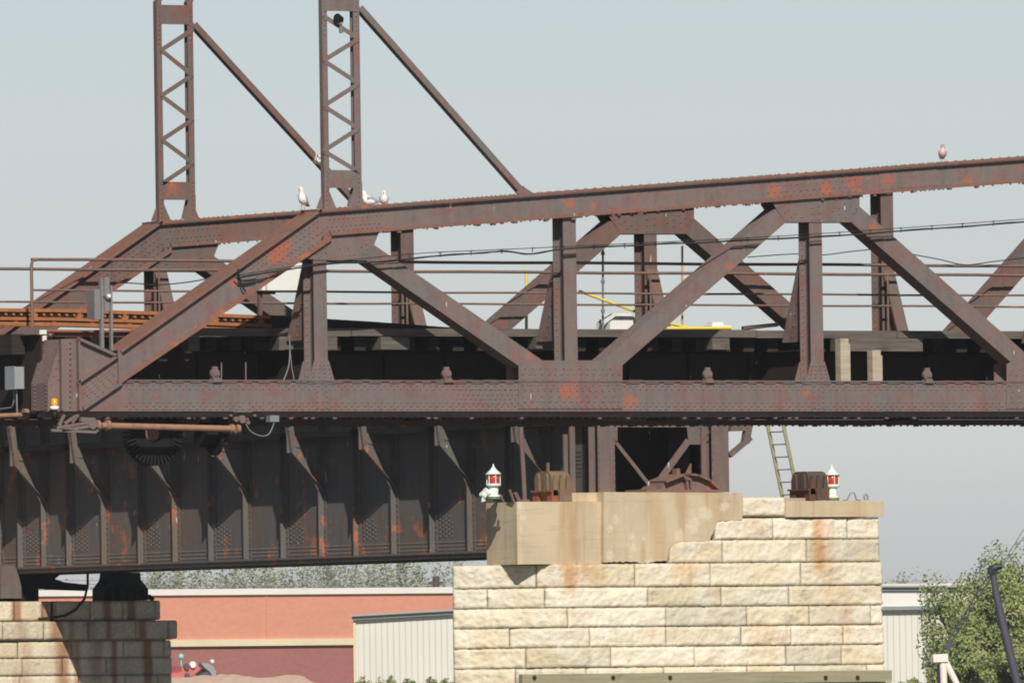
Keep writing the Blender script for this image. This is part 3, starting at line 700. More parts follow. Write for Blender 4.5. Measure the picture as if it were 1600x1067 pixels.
# wooden posts on bottom chord
for (p0, p1, y0, lab) in ((1313, 1330, 529, 'taller pale wooden post standing on the lower chord under the grey bolster timber'), (1363, 1380, 547, 'shorter pale wooden post standing on the lower chord, right of the taller one')):
    a, c = onY(p0, y0, .12), onY(p1, 594, .12); b = MB(); b.box(a.x, c.x - .05, .12, .3, ZBT + .013, a.z); b.box(c.x - .0495, c.x, .14, .28, ZBT + .013, a.z - .1)
    tag(b.build('wooden_post', M_TIML), lab, 'post', 'pale wooden posts on the lower chord')
# things on the deck
Yg = 6.55
b = MB(); b.box(XL1, XEND, 6.4, 7.5, ZE - .32, ZE - .25)
for k in range(9): b.box(XL1 + k * PAN / 2, XL1 + k * PAN / 2 + .1, WT + BY, 7.5, ZE - .5, ZE - .321)
b.build('outer_walkway', M_TIMD, swing)
b = MB(); b.tube([onY(905, 455, Yg), onY(1040, 504, Yg), onY(1075, 512, Yg), onY(1120, 530, Yg)], .028, 8); tag(b.build('yellow_pole', M_YEL), 'slanting yellow pole rising from the deck behind the middle post', 'pole')
b = MB(); b.tube([onY(1042, 513, 4.9), onY(1142, 512.5, 4.9)], .032, 8); tag(b.build('yellow_pole', M_YEL), 'yellow pole lying level on the deck near the right diagonal', 'pole')
b = MB(); b.tube([onY(822.5, 420, Yg), onY(822.5, 540, Yg)], .03, 8); tag(b.build('yellow_post', M_YEL), 'upright yellow post on the deck left of the middle post', 'post')
b = MB(); b.tube([onY(942, 388, Yg), onY(942, 540, Yg)], .022, 8)
for py in (396, 440, 486): b.disc(onY(942, py, Yg), (0, 0, 1), .04, .06, 8)
tag(b.build('thin_mast', M_GREYD), 'thin grey jointed mast on the deck right of the middle post', 'pole')
b = MB(); b.tube([onY(1066, 384, Yg), onY(1066, 540, Yg)], .022, 8); tag(b.build('thin_mast', plain('ochre_pole', lin(196, 160, 96))), 'thin ochre pole on the deck under the far gusset', 'pole')
c = onY(972, 503, Yg); t = MB(); poly = [onY(p[0], p[1], Yg) for p in ((953, 541), (953, 505), (965, 489.5), (985, 489.5), (998, 503), (998, 541))]
t.pry([(p.x, p.z) for p in poly], Yg, Yg + .5); tag(t.build('white_tank', M_WHITE), 'white box with chamfered top on the deck behind the rising diagonal', 'box')
b = MB(); a = onY(1112, 508, 5.0); b.box(a.x, a.x + .45, 5.0, 5.3, ZE, a.z); b.box(a.x + .05, a.x + .3, 5.05, 5.25, a.z, a.z + .06); tag(b.build('white_case', M_WHITE), 'small white case on the deck beside the level yellow pole', 'box')
b = MB(); b.tube([onY(1160, 513, 1.6), onY(1215, 507, 1.6)], .04, 8); tag(b.build('timber_pole', M_TIM), 'short weathered pole lying on the deck edge, right of the white case', 'pole')
# gulls
M_GUL = plain('gull_plumage', lin(238, 236, 230), .8, .2, .2, 9, lin(206, 204, 200)); M_GULW = plain('gull_wing', lin(150, 156, 164), .8, .2)
M_BEAK = plain('gull_beak', lin(205, 160, 60)); M_LEG = plain('gull_leg', lin(190, 150, 120)); M_BRN = plain('young_gull_plumage', lin(214, 198, 190), .8, .2, .6, 14, lin(160, 142, 134))
def gull(px, pyfoot, h, pose, turn, label, mat, Y=.2, zfoot=None):
    x = onY(px, pyfoot, Y).x; z = zfoot if zfoot is not None else ztop(x) + .004
    r = thing('gull', label, 'gull', (x, Y, z), 'gulls on the bridge')
    ct, st_ = math.cos(turn), math.sin(turn)
    def T(f, s, u): return Vector((x + ct * f - st_ * s, Y + st_ * f + ct * s, z + u * h))
    fw = Vector((ct, st_, 0)); sd = Vector((-st_, ct, 0)); up = Vector((0, 0, 1))
    if pose == 'stand':
        rings = [(-.13, .24, .012, .010), (-.105, .27, .04, .03), (-.07, .34, .066, .058), (-.015, .43, .082, .085), (.015, .53, .080, .088), (.03, .63, .064, .068), (.035, .72, .044, .047), (.04, .80, .040, .042), (.05, .88, .045, .046), (.062, .945, .036, .034), (.08, .985, .012, .010)]
    else:
        rings = [(-.20, .22, .012, .010), (-.15, .22, .05, .03), (-.08, .26, .08, .07), (.0, .34, .09, .10), (.05, .46, .078, .09), (.065, .60, .055, .058), (.07, .74, .046, .048), (.08, .86, .046, .046), (.095, .95, .034, .03), (.11, .985, .012, .010)]
    b = MB(); R = []
    for k, (f, u, wd, ht) in enumerate(rings):
        p0 = rings[max(k - 1, 0)]; p1 = rings[min(k + 1, len(rings) - 1)]
        d = Vector((p1[0] - p0[0], (p1[1] - p0[1]) * h)).normalized()
        R.append((T(f, 0, u), sd * wd, (fw * -d.y + up * d.x) * ht))
    b.loft(R, 12); b.build('body', mat, r)
    for s in (-1, 1):
        w = [(.02, .60, .03), (-.05, .44, .06), (-.12, .30, .035), (-.20, .18, .008)] if pose == 'stand' else [(.04, .48, .03), (-.06, .40, .055), (-.16, .28, .035), (-.25, .24, .008)]
        b = MB(); b.loft([(T(f, s * (.078 - .02 * i), u), sd * .02 * s, up * hh) for i, (f, u, hh) in enumerate(w)], 8); b.build('wing', M_GULW if mat is M_GUL else mat, r)
        b = MB(); b.tube([T(-.02, s * .03, .36), T(.0, s * .03, .0)], .009, 5); b.bar(T(-.01, s * .03, .01), T(.06, s * .035, .01), .04, .008); b.build('foot', M_LEG, r)
    f0, u0 = (.075, .92) if pose == 'stand' else (.11, .91)
    b = MB(); b.tube([T(f0, 0, u0), T(f0 + .06, 0, u0 - .04)], [.014, .004], 6); b.build('beak', M_BEAK, r)
gull(473, 323, .44, 'stand', math.pi * 1.15, 'tall white gull standing on the chord left of the near mast', M_GUL, .3)
gull(575, 318, .27, 'sit', math.pi * .92, 'white gull crouching close against the foot of the near mast', M_GUL, .15)
gull(600, 316, .25, 'sit', math.radians(-122), 'small grey-and-white gull crouching a step right of the white gull beside the mast', M_GUL, .2)
gull(1473, 250, .37, 'stand', math.radians(-118), 'lone young gull facing the viewer on the chord at the far right', M_BRN, .2)
p = onY(497, 256, WT + .1); gull(497, 256, .22, 'sit', math.pi, 'pale gull perched on the far stay, half hidden by the near mast', M_GUL, WT + .13, p.z)

# ---------------------------------------------------------------- rest pier
YP = 39.0
def pf(px, py, d=0.): return onY(px, py, YP + d)
def stone_mat(name, a, b_, c_, rust, moss):
    s = NT(name, .92, .15)
    at = s.n('ShaderNodeAttribute'); at.attribute_name = 'stain'; sp = s.n('ShaderNodeSeparateColor'); s.l(at.outputs['Color'], sp.inputs[0])
    c = s.mix(sp.outputs[1], a, b_)
    c = s.mix(s.ramp(s.noise(1.6, 7, .62), .42, .68, 0, .7), c, c_)
    c = s.mix(s.ramp(s.noise(1.7, 9, .76, (1, 1, 3.0), 9), .55, .68, 0, .55), c, moss)
    c = s.mix(s.ramp(s.noise(22, 6, .75, (1, 1, 1.7), 71), .56, .70, 0, .4), c, moss)
    c = s.mix(s.ramp(s.noise(5, 9, .8, (.5, .5, 5.), 77), .63, .68, 0, .7), c, (moss[0] * .5, moss[1] * .5, moss[2] * .48, 1))
    c = s.mix(s.ramp(s.noise(7, 7, .7, (1, 1, 2.0), 19), .60, .74, 0, .55), c, moss)
    rn = s.noise(2.2, 7, .7, (1, 1, .35), 29)
    k = s.ramp(s.math('MULTIPLY', sp.outputs[0], s.math('ADD', rn, .18)), .12, .58, 0, .85)
    c = s.mix(k, c, rust)
    c = s.mix(s.ramp(s.noise(1.1, 6, .6, (1, 1, .6), 37), .60, .74, 0, .5), c, rust)
    c = s.mix(sp.outputs[2], c, (moss[0] * .75, moss[1] * .75, moss[2] * .75, 1))
    s.bump(s.noise(11, 9, .72, (1, 1, 1.6)), .55, .045); return s.out(c)
M_STONE = stone_mat('rock_faced_limestone', lin(240, 230, 206), lin(222, 206, 172), lin(244, 238, 222), lin(208, 154, 98), lin(140, 132, 108))
M_STONE2 = stone_mat('stained_limestone', lin(234, 220, 192), lin(218, 202, 172), lin(238, 226, 200), lin(160, 104, 68), lin(146, 136, 114))
M_CORE = plain('mortar', lin(176, 160, 134), .95, .1, .4, 3)
def path_at(path, s):
    for i in range(len(path) - 1):
        a, c = path[i], path[i + 1]; L = (c - a).length
        if s <= L or i == len(path) - 2: return a + (c - a) * (s / L), i
        s -= L
def masonry(courses, path, mat, parent, streak, name='masonry', cell=.04, rough=.046, wmin=1.2, wmax=2.7, batter=.014, xlim=None, seed=1, blackc=0., nose=0., fine_z=1.2):
    """courses: [(z0, z1, s0, s1)], path: plan polyline (near side seen from outside, running left to right)"""
    random.seed(seed); mb = MB(); col = []
    tot = sum((path[i + 1] - path[i]).length for i in range(len(path) - 1)); ztop_ = max(c[1] for c in courses)
    nrm = []
    for i in range(len(path) - 1):
        d = (path[i + 1] - path[i]).normalized(); nrm.append(Vector((d.y, -d.x)))
    for ci, (z0, z1, s0, s1) in enumerate(courses):
        joints = [s0]
        while joints[-1] < s1 - .5: joints.append(joints[-1] + random.uniform(wmin, wmax) * (.55 if len(joints) == 1 and ci % 2 else 1))
        if s1 - joints[-1] < .45 and len(joints) > 1: joints[-1] = s1
        else: joints.append(s1)
        joints = [min(j, s1) for j in joints]
        for bi in range(len(joints) - 1):
            a, c = joints[bi] + .004, joints[bi + 1] - .004
            if c - a < .08: continue
            ce = cell if z0 > fine_z else .12; nx = max(3, int((c - a) / ce)); nz = max(4, int((z1 - z0) / ce)); tint = random.random(); proud = random.uniform(-.010, .018); dark = max(0, random.gauss(0, .13)); o = len(mb.v)
            vv = []; zt = z1 - .003 - random.uniform(0, .007); zb = z0 + .003
            seedv = random.uniform(0, 99)
            for j in range(nz + 1):
                for i in range(nx + 1):
                    s = a + (c - a) * i / nx; z = zb + (zt - zb) * j / nz
                    p, k = path_at(path, s)
                    # blended normal near a corner
                    acc = 0; nn = nrm[k]; run = 0
                    for q in range(len(nrm)):
                        L = (path[q + 1] - path[q]).length
                        if q < len(nrm) - 1 and abs(s - (run + L)) < .12: nn = (nrm[q] + nrm[q + 1]).normalized()
                        run += L
                    ed = min(i, nx - i, j, nz - j)
                    f = (0, .85, 1, 1)[min(ed, 3)]
                    pos = Vector((p.x, p.y * 1.0, z))
                    nz1 = noise.fractal(Vector((s * 2.3 + seedv, z * 3.4, seedv)), .9, 2.1, 4) ; nz2 = noise.noise(Vector((s * 9, z * 14, seedv)))
                    nz3 = noise.noise(Vector((s * 15, z * 27, seedv + 5)))
                    rough_ = rough * (1.5 if rough > .03 and s < nose else 1.0)
                    d = proud + rough * (nz1 * .62 + .1) * (.5 + .5 * f) + rough_ * (.40 * nz2 + .34 * nz3) - (.032 * (1 - f) if ed == 0 else 0) + (ztop_ - z) * batter
                    ir = random.uniform(-.006, .006) if ed == 0 else 0
                    vv.append((p.x + nn.x * d, p.y + nn.y * d, z + ir))
                    st_ = 0
                    for (ss, w, za, zbm, amt) in streak:
                        if zbm < z < za:
                            st_ = max(st_, amt * math.exp(-((s - ss) / w) ** 2) * min(1, (z - zbm) / .7))
                    col.append((min(st_, 1), tint, min(dark + max(0, (.25 - f * .25)) + blackc * random.random() * .5, .8), 1))
            mb.add(vv, [(j * (nx + 1) + i, j * (nx + 1) + i + 1, (j + 1) * (nx + 1) + i + 1, (j + 1) * (nx + 1) + i) for j in range(nz) for i in range(nx)], True)
            # returns at the rim so that every joint has depth
            rim = [i for i in range(nx + 1)] + [j * (nx + 1) + nx for j in range(1, nz + 1)] + [nz * (nx + 1) + i for i in range(nx - 1, -1, -1)] + [j * (nx + 1) for j in range(nz - 1, 0, -1)]
            ctr, kk = path_at(path, (a + c) / 2); back = []
            for ri in rim:
                v = vv[ri]; s = a + (c - a) * (ri % (nx + 1)) / nx; p, k = path_at(path, s); back.append((v[0] - nrm[k].x * .16, v[1] - nrm[k].y * .16, v[2])); col.append((0, tint, .3, 1))
            o2 = len(mb.v); mb.v += back; m_ = len(rim)
            for r in range(m_): mb.f.append([o + rim[r], o2 + r, o2 + (r + 1) % m_, o + rim[(r + 1) % m_]]); mb.sm.append(False); mb.mi.append(0)
    return mb.build(name, mat, parent, fixn=False, attr=col)
p2 = pf(870, 900); PX1 = p2.x; PX2 = pf(1376, 900).x; c_ = 1.69
path = [Vector((PX1 - c_, YP + c_)), Vector((PX1, YP)), Vector((PX2, YP)), Vector((PX2 + .12, YP + .3)), Vector((PX2 + .2, YP + 2.4))]
S_C1 = c_ * math.sqrt(2); S_TOT = sum((path[i + 1] - path[i]).length for i in range(4)); S_F2 = S_C1 + (PX2 - PX1)
def s_of(px): return S_C1 + pf(px, 880).x - PX1
zc = [pf(1150, y).z for y in (809, 843, 879, 915.5, 947, 977.5, 1008.5, 1040, 1073, 1107, 1142)]
while zc[-1] > -2.0: zc.append(zc[-1] - .46)
cs = []
for i in range(len(zc) - 1):
    s0 = 0 if i >= 2 else (s_of(1046) if i == 1 else s_of(1118))
    cs.append((zc[i + 1], zc[i], s0, S_TOT if i >= 2 else S_F2))
pier = thing('stone_pier', 'cream rock-faced stone pier with tan concrete cap under the end of the girder span', 'pier', ((PX1 + PX2) / 2, YP + 1.9, -2))
stk = [(s_of(1280), .24, zc[0], zc[3] - .2, .8), (s_of(1292), .45, zc[0], zc[6], .42), (s_of(890), .32, zc[2], zc[4] - .1, .75), (s_of(914), .22, zc[2], zc[3] - .1, .75), (s_of(930), .45, zc[2], zc[4], .5), (s_of(1350), .5, zc[1], zc[4], .3), (s_of(1190), .6, zc[5], zc[8], .35), (s_of(960), .5, zc[5], zc[6], .4), (s_of(1070), .8, zc[2], zc[4], .42), (s_of(1180), .35, zc[0], zc[2], .35), (s_of(900), .5, zc[4], zc[6], .4), (s_of(1320), .3, zc[3], zc[7], .45), (s_of(1010), .5, zc[5], zc[7], .4), (s_of(1120), .2, zc[3], zc[5], .45), (s_of(760), .4, zc[6], zc[9], .3)]
masonry(cs, path, M_STONE, pier, stk, seed=3, nose=S_C1 + .15)
core = MB()
ins = .1
core.prz([(PX1 - c_ + ins * 2, YP + c_ + .02), (PX1 + .04, YP + ins), (PX2 - .04, YP + ins), (PX2 + .1, YP + 2.4), (PX2 - .3, YP + 3.2), (PX1 - .1, YP + 3.2)], -2.2, zc[2] - .03)
core.box(pf(1118, 800).x + .1, PX2 - .1, YP + ins, YP + 2.2, zc[2] - .03, zc[0] - .02); core.box(pf(1046, 800).x + .1, pf(1118, 800).x + .1, YP + ins, YP + 2.2, zc[2] - .03, zc[1] - .02)
core.build('core', M_CORE, pier)
CSPOTS = [(onY(*q, YP + .03), r) for q, r in (((815, 792), .34), ((820, 808), .24), ((818, 828), .2), ((816, 842), .14), ((960, 812), .26), ((951, 826), .22), ((985, 838), .24), ((987, 856), .26), ((985, 868), .16), ((1004, 841), .16), ((950, 868), .3), ((1080, 820), .5), ((1100, 800), .42), ((1060, 838), .4), ((1010, 880), .3), ((1130, 790), .3))]
def conc_mat():
    s = NT('stained_concrete', .9, .15)
    c = s.mix(s.ramp(s.noise(.7, 6, .6), .38, .64), lin(206, 189, 158), lin(194, 178, 149))
    c = s.mix(s.ramp(s.noise(3.2, 5, .6, (1, 1, .08), 3), .48, .7, 0, .6), c, lin(172, 140, 102))
    c = s.mix(s.ramp(s.noise(1.2, 4, .5, (1, 1, .16), 8), .50, .66, 0, .55), c, lin(190, 160, 120))
    c = s.mix(s.ramp(s.noise(5, 8, .7, None, 13), .58, .7, 0, .5), c, lin(216, 202, 174))
    tot = None; nz = s.noise(3.2, 8, .72, (1, 1, .8), 63)
    for p, r in CSPOTS:
        d = s.n('ShaderNodeVectorMath'); d.operation = 'DISTANCE'; s.l(s.pos, d.inputs[0]); d.inputs[1].default_value = p
        f = s.ramp(d.outputs['Value'], r, 0.); tot = f if tot is None else s.math('MAXIMUM', tot, f)
    nz2 = s.noise(13, 7, .75, None, 67)
    c = s.mix(s.ramp(s.math('ADD', s.math('MULTIPLY', tot, .34), s.math('ADD', s.math('MULTIPLY', nz, .8), s.math('MULTIPLY', nz2, .45))), .80, .95, 0, .6), c, lin(222, 210, 184))
    c = s.mix(s.ramp(s.noise(8, 4, .6, (.12, .12, 1.6), 21), .55, .72, 0, .3), c, lin(136, 124, 104))
    s.bump(s.noise(14, 7, .65), .3, .02); return s.out(c)
M_CON = conc_mat(); M_SPALL = plain('pale_spall', lin(232, 218, 188), .95, .1, .5, 6, lin(214, 194, 160))
XC0 = PX1 - .86                      # left face of the cap
def XP(px): return pf(px, 800).x
b = MB(); yb = YP + 1.45; y0 = YP + .10
xk = onY(811, 800, y0).x; xm = onY(943, 800, y0).x
zt = onY(850, 783.5, y0).z; zb = zc[2] - .0
ch = .07
b.prz([(xk - 0.02, y0 + .06), (xk + .06, y0), (xm, y0), (xm, yb), (xk - .02, yb)], zb, zt)
b.build('concrete_cap', M_CON, pier)
def slab(poly, y0, y1, name='concrete_cap', m=None):
    bb = MB(); bb.pry([(p.x, p.z) for p in poly], y0, y1); return bb.build(name, m or M_CON, pier)
yc = YP - .018
def rough_edge(pts):
    o = []
    for i, p in enumerate(pts):
        q = pts[(i + 1) % len(pts)]; L = math.hypot(q[0] - p[0], q[1] - p[1]); o.append(p); k = int(L / 4) if p[1] > 806 and q[1] > 806 else 0
        for j in range(1, k): o.append((p[0] + (q[0] - p[0]) * j / k + random.uniform(-1.2, 1.2), p[1] + (q[1] - p[1]) * j / k + random.uniform(-1.3, 1.3)))
    return o
random.seed(33)
slab([onY(p[0], p[1], yc) for p in rough_edge(((943.5, 768.5), (1160, 769.5), (1160, 812), (1122, 813), (1112, 836), (1108, 846), (1062, 846), (1046, 856), (1042, 876), (1020, 878), (1004, 880), (990, 877), (943.5, 878)))], yc, YP + 1.45)
b = MB(); q0, q1 = onY(893, 769.5, YP + .3), onY(943, 784, YP + .3); b.box(q0.x, q1.x, YP + .3, yb - .02, q1.z, q0.z); b.build('concrete_cap', M_CON, pier)
q0, q1 = onY(1228.5, 782.5, YP - .06), onY(1381, 807.5, YP - .06)
b = MB(); b.box(q0.x, q1.x, YP - .06, YP + 1.5, q1.z + .01, q0.z); b.build('concrete_cap', M_CON, pier)
q0, q1 = onY(1161, 776.5, YP), onY(1228, 806, YP)
masonry([(q1.z, q0.z, S_C1 + q0.x - PX1, S_C1 + q1.x - PX1)], path, M_STONE, pier, [], 'coping_stone', seed=9, wmin=1.2, wmax=1.3, batter=0)
b = MB(); b.box(q0.x + .05, q1.x + .6, YP + .1, YP + 2.2, q1.z - .02, q0.z - .02); b.build('core', M_CORE, pier)
# timber wale along the water side of the pier
a, c = onY(816, 1053, YP - .35), onY(1394, 1064, YP - .35)
M_WALE = timber('green_stained_timber', lin(146, 141, 114), lin(164, 158, 130), lin(108, 114, 80))
t = thing('fender_timber', 'long green-stained timber fender bolted along the foot of the cream pier', 'fender', ((a.x + c.x) / 2, YP - .3, c.z))
b = MB(); b.box(a.x, c.x, YP - .35, YP - .2, c.z, a.z); b.build('wale', M_WALE, t)
b = MB(); z2 = onY(1000, 1068, YP - .3).z; b.box(a.x + .1, c.x, YP - .32, YP - .18, c.z - .34, c.z - .02); b.build('wale', timber('mossy_timber', lin(74, 96, 40), lin(90, 110, 52), lin(52, 66, 34)), t)
b = MB()
for px in (835, 958, 1047, 1290, 1340): b.disc(onY(px, 1058, YP - .36), (0, 1, 0), .05, .03, 8)
x = a.x + .5
while x < c.x: b.box(x, x + .25, YP - .19, YP + .0, c.z - .6, a.z - .03); x += 2.2
b.build('bolts', M_DARK, t)
# ---------------------------------------------------------------- deck girder span
XG = onY(948, 760, YP + .6).x; XG2 = onY(1127, 760, YP + .6).x; YG0 = YP + 1.6
def gx(px, py, d=0.): return onX(px, py, XG + d)
YL = gx(15, 880).y                                  # bearing on the far pier
YG1 = YL + 7.0
zgb = gx(740, 861).z; zgt = zgb + 4.05
zd = gx(508, 690).z
gsp = thing('girder_span', 'dark rusty deck-girder approach span with ribbed side and bracketed walkway', 'bridge', ((XG + XG2) / 2, (YG0 + YL) / 2, zgb))
ST = [gx(px, 845).y for px in (3, 37, 74, 113, 168, 225, 279, 335, 390, 448, 508, 562, 621, 681, 740)]
d_ = (ST[-2] - ST[-1])
y = ST[-1] - d_
while y > YG0 + .2: ST.append(y); y -= d_
y = ST[0] + d_
while y < YG1: ST.insert(0, y); y += d_
random.seed(21)
for X, sd in ((XG, -1), (XG2, 1)):
    b = MB(); b.box(X - .008, X + .008, YG0, YG1, zgb, zgt)
    if sd < 0:
        for k in range(3):
            y = YG0 + .05 + .05 * (k % 2)
            while y < YG1: b.rivet((X - .02, y, zgb + .06 + k * .085), (-1, 0, 0), .024, .02); y += .1
        for j, yy in enumerate(ST[1:-1]):
            if j % 2: continue
            for i in range(5):
                for k in range(5 - (i > 3)): b.rivet((X - .008, yy - .22 - i * .13, zgb + .36 + k * .10 + .05 * (i % 2)), (-1, 0, 0), .024, .02)
    b.build('girder_web', M_GIR, gsp)
    b = MB(); b.box(X - .02, X + .02, YG0, YG1, zgb - .0, zgb + .3) if False else None
    b.box(X - .021, X - .0085, YG0, YG1, zgb + .001, zgb + .30); b.box(X - .19, X + .19, YG0, YG1, zgb - .045, zgb); b.box(X - .15, X + .15, YG0, YG1, zgb - .135, zgb - .046)
    b.box(X - .19, X + .19, YG0, YG1, zgt, zgt + .05)
    if sd < 0:
        y = YG0
        while y < YG1: b.rivet((X - .1, y, zgb - .135), (0, 0, -1), .032, .034); y += .14
    b.build('flange', M_GIR, gsp)
    b = MB(); b.box(X - .0205, X - .0085, YG0, YG1, zgt - .95, zgt - .2)
    for k in range(7):
        y = YG0
        while sd < 0 and y < YG1: b.box(X - .026, X - .0206, y, y + .5, zgt - 1.9 - k * .09, zgt - 1.885 - k * .09); y += 1.33
    b.build('web_cover', M_GIR, gsp)
proto = None
for j, yy in enumerate(ST):
    if proto is None:
        b = MB(); b.box(XG - .17, XG - .022, yy - .012, yy + .012, zgb + .002, zgt - .02); b.box(XG - .034, XG - .022, yy - .13, yy - .0125, zgb + .002, zgt - .02)
        for k in range(30): b.rivet((XG - .034, yy - .07, zgb + .1 + k * .13), (-1, 0, 0), .022, .018)
        proto = b.build('stiffener', M_GIR, gsp); py_ = yy
    else:
        c = proto.copy(); c.location = proto.location + Vector((0, yy - py_, 0)); COL.objects.link(c); c.parent = gsp
zk = gx(508, 766).z; ztip = onX(461, 706, XG - .82).z; zarm = onX(480, 689, XG - .4).z; zpost = ztip + 2.1
proto = None
BR = [yy for j, yy in enumerate(ST) if (j - [i for i, v in enumerate(ST) if abs(v - gx(508, 845).y) < .05][0]) % 2 == 0]
for yy in BR:
    if proto is None:
        xt = XG - .90; b = MB()
        b.pry([(XG - .035, zk), (xt, ztip), (xt, ztip + .16), (xt + .2, zarm - .1), (xt + .36, ztip + .02), (XG - .22, zk + .5), (XG - .22, zarm - .1), (XG - .035, zarm - .1)], yy - .01, yy + .01); b.bar((XG - .04, yy - .05, zk - .02), (xt, yy - .05, ztip - .03), .11, .014)
        b.bar((XG - .03, yy, zarm), (xt - .06, yy, zarm), .02, .2)
        b.prx([(yy - .012, ztip)] * 0 or [(yy - .014, ztip - .02), (yy + .014, ztip - .02), (yy + .014, zpost), (yy - .014, zpost)], xt - .10, xt + .03)
        b.bar((xt - .02, yy - .03, ztip), (xt - .32, yy - .03, zpost), .16, .02, (1, 0, 0)); b.bar((xt + .10, yy - .02, ztip - .09), (xt - .18, yy - .02, zpost), .016, .12, (1, 0, 0))
        b.pry([(xt + .02, zarm - .12), (xt + .30, zarm - .16), (xt + .22, zarm + .1), (xt, zarm + .1)], yy - .035, yy - .022)
        b.pry([(XG - .03, zk - .2), (XG - .20, zk + .03), (XG - .32, zk + .25), (XG - .03, zk + .2)], yy - .012, yy + .0)
        for k in range(9): b.rivet((xt - .04 - .3 * k / 9 + .0, yy - .112, ztip + .1 + k * .2), (0, -1, 0), .022, .016)
        proto = b.build('walkway_bracket', M_GIR, gsp); py_ = yy
    else:
        c = proto.copy(); c.location = proto.location + Vector((0, yy - py_, 0)); COL.objects.link(c); c.parent = gsp
M_TAR = timber('tarred_timber', lin(34, 33, 33, .7), lin(46, 44, 42, .7), lin(28, 27, 26, .7))
b = MB(); b.box(XG - .70, XG - .2, YG0 - .2, YG1, zarm + .11, zarm + .18); b.box(XG - .76, XG - .701, YG0 - .2, YG1, zarm + .06, zarm + .2); b.build('walkway', M_TAR, gsp)
b = MB(); b.box(XG2 + .2, XG2 + 1.0, YG0 - .2, YG1, zarm + .11, zarm + .18); b.build('walkway', M_TIMD, gsp)
b = MB(); y = YG0
while y < YG1: b.box(XG - 1.15, XG2 + 1.15, y, y + .26, zgt + .051, zgt + .30); y += .34
b.build('cross_ties', M_TIMD, gsp)
b = MB(); b.box(XG - .9, XG2 + .9, YP - .6, YG1, zgt + .301, zgt + .36); b.build('deck_planking', M_TIMD, gsp)
b = MB(); b.box(XG - .9, XG2 + .9, YP - .6, YP + 1.58, zgt + .05, zgt + .30); b.build('end_sill', M_TIMD, gsp)
for yy in [YG0 + 1.2 + k * 5.2 for k in range(6)]:
    b = MB(); b.box(XG + .0085, XG2 - .0085, yy, yy + .02, zgb + .25, zgt - .05); b.build('diaphragm', M_DARK, gsp)
# brackets on the far side
yy = YP + .55
b = MB(); q = [onY(px, py, yy) for px, py in ((1139, 712), (1139, 703), (1160, 680), (1162, 652), (1174, 640), (1172, 684))]
b.bar(q[0], q[5], .14, .10); b.bar(onY(1164, 692, yy), onY(1174, 640, yy), .14, .16, (1, 0, 0)); b.bar(onY(1139, 669, yy), onY(1168, 668, yy), .14, .14); b.bar(onY(1153.5, 646, yy), onY(1153.5, 668, yy), .05, .06, (1, 0, 0))
b.build('walkway_bracket', M_GIR, gsp)
# end frame standing on the cap
M_FR = steel('end_frame_steel', lin(120, 110, 104, .8), lin(132, 110, 103, .78), lin(130, 94, 82, .78), lin(178, 116, 60, .85), .5, .66)
yf = YP + .55
def f3(px, py, d=0.): return onY(px, py, yf + d)
fp = lambda *pts: [(p.x, p.z) for p in (f3(*q) for q in pts)]
zcap = onY(1050, 768.9, yf).z; zup = zgt + .04
b = MB()
for p0, p1, yy0 in ((935, 961.5, 0), (1113, 1139.5, 0)):
    x0, x1 = f3(p0, 760).x, f3(p1, 760).x; b.box(x0, x1, yf, yf + .02, zcap + .002, zup); b.box(x0, x1, yf + .38, yf + .4, zcap + .002, zup); b.box((x0 + x1) / 2 - .01, (x0 + x1) / 2 + .01, yf + .02, yf + .38, zcap + .002, zup)
    for t in (.05, .95):
        z = zcap + .1
        while z < zup: b.rivet((x0 + (x1 - x0) * t, yf, z)); z += .16
    b.build('end_column', M_FR, gsp); b = MB()
b = MB(); ya = yf + .1
for p0, p1, pt in ((920, 929.5, 657), (910.5, 918, 677)):
    a, c = f3(p0, pt), f3(p1, 768); b.box(a.x, c.x, ya + .7, ya + .75, c.z - .02, a.z); b.build('end_stiffener', M_FR, gsp); b = MB()
a, c = f3(892, 721), f3(896.5, 768); b.box(a.x, c.x, ya + .9, ya + .95, c.z, a.z); b.build('end_stiffener', M_FR, gsp); b = MB(); a, c = f3(1099.5, 655), f3(1108.5, 768); b.box(a.x, c.x, ya, ya + .05, c.z, a.z)
b.build('end_stiffener', M_FR, gsp)
b = MB(); q = fp((961, 657), (1082, 658), (1082, 667), (961, 667)); b.pry(q, ya + .06, ya + .08); b.box(f3(962, 650).x, f3(1110, 650).x, ya + .085, ya + .3, f3(1000, 658).z, f3(1000, 643).z)
b.build('cross_strut', M_FR, gsp)
b = MB(); b.pry(fp((1078, 658), (1099, 656), (1108, 656), (1108, 694), (1082, 694)), ya + .052, ya + .0595); b2 = MB(); b2.pry(fp((961.5, 658), (970.5, 667), (970.5, 689), (961.5, 686)), ya + .052, ya + .0595); b2.build('gusset_plate', M_FR, gsp)
random.seed(3)
for k in range(22): b.rivet((f3(random.uniform(1083, 1106), 0).x, ya + .052, f3(1090, random.uniform(661, 691)).z))
b.build('gusset_plate', M_FR, gsp)
b = MB()
for (p, q, w) in (((965, 685), (1024, 760), .085), ((1081, 688), (1026, 764), .16)):
    a, c = f3(*p), f3(*q); b.pry(barpoly((a.x, a.z), (c.x, c.z), w), ya + (.082 if w < .1 else .04), ya + (.10 if w < .1 else .0515))
b.build('diagonal_brace', M_FR, gsp)
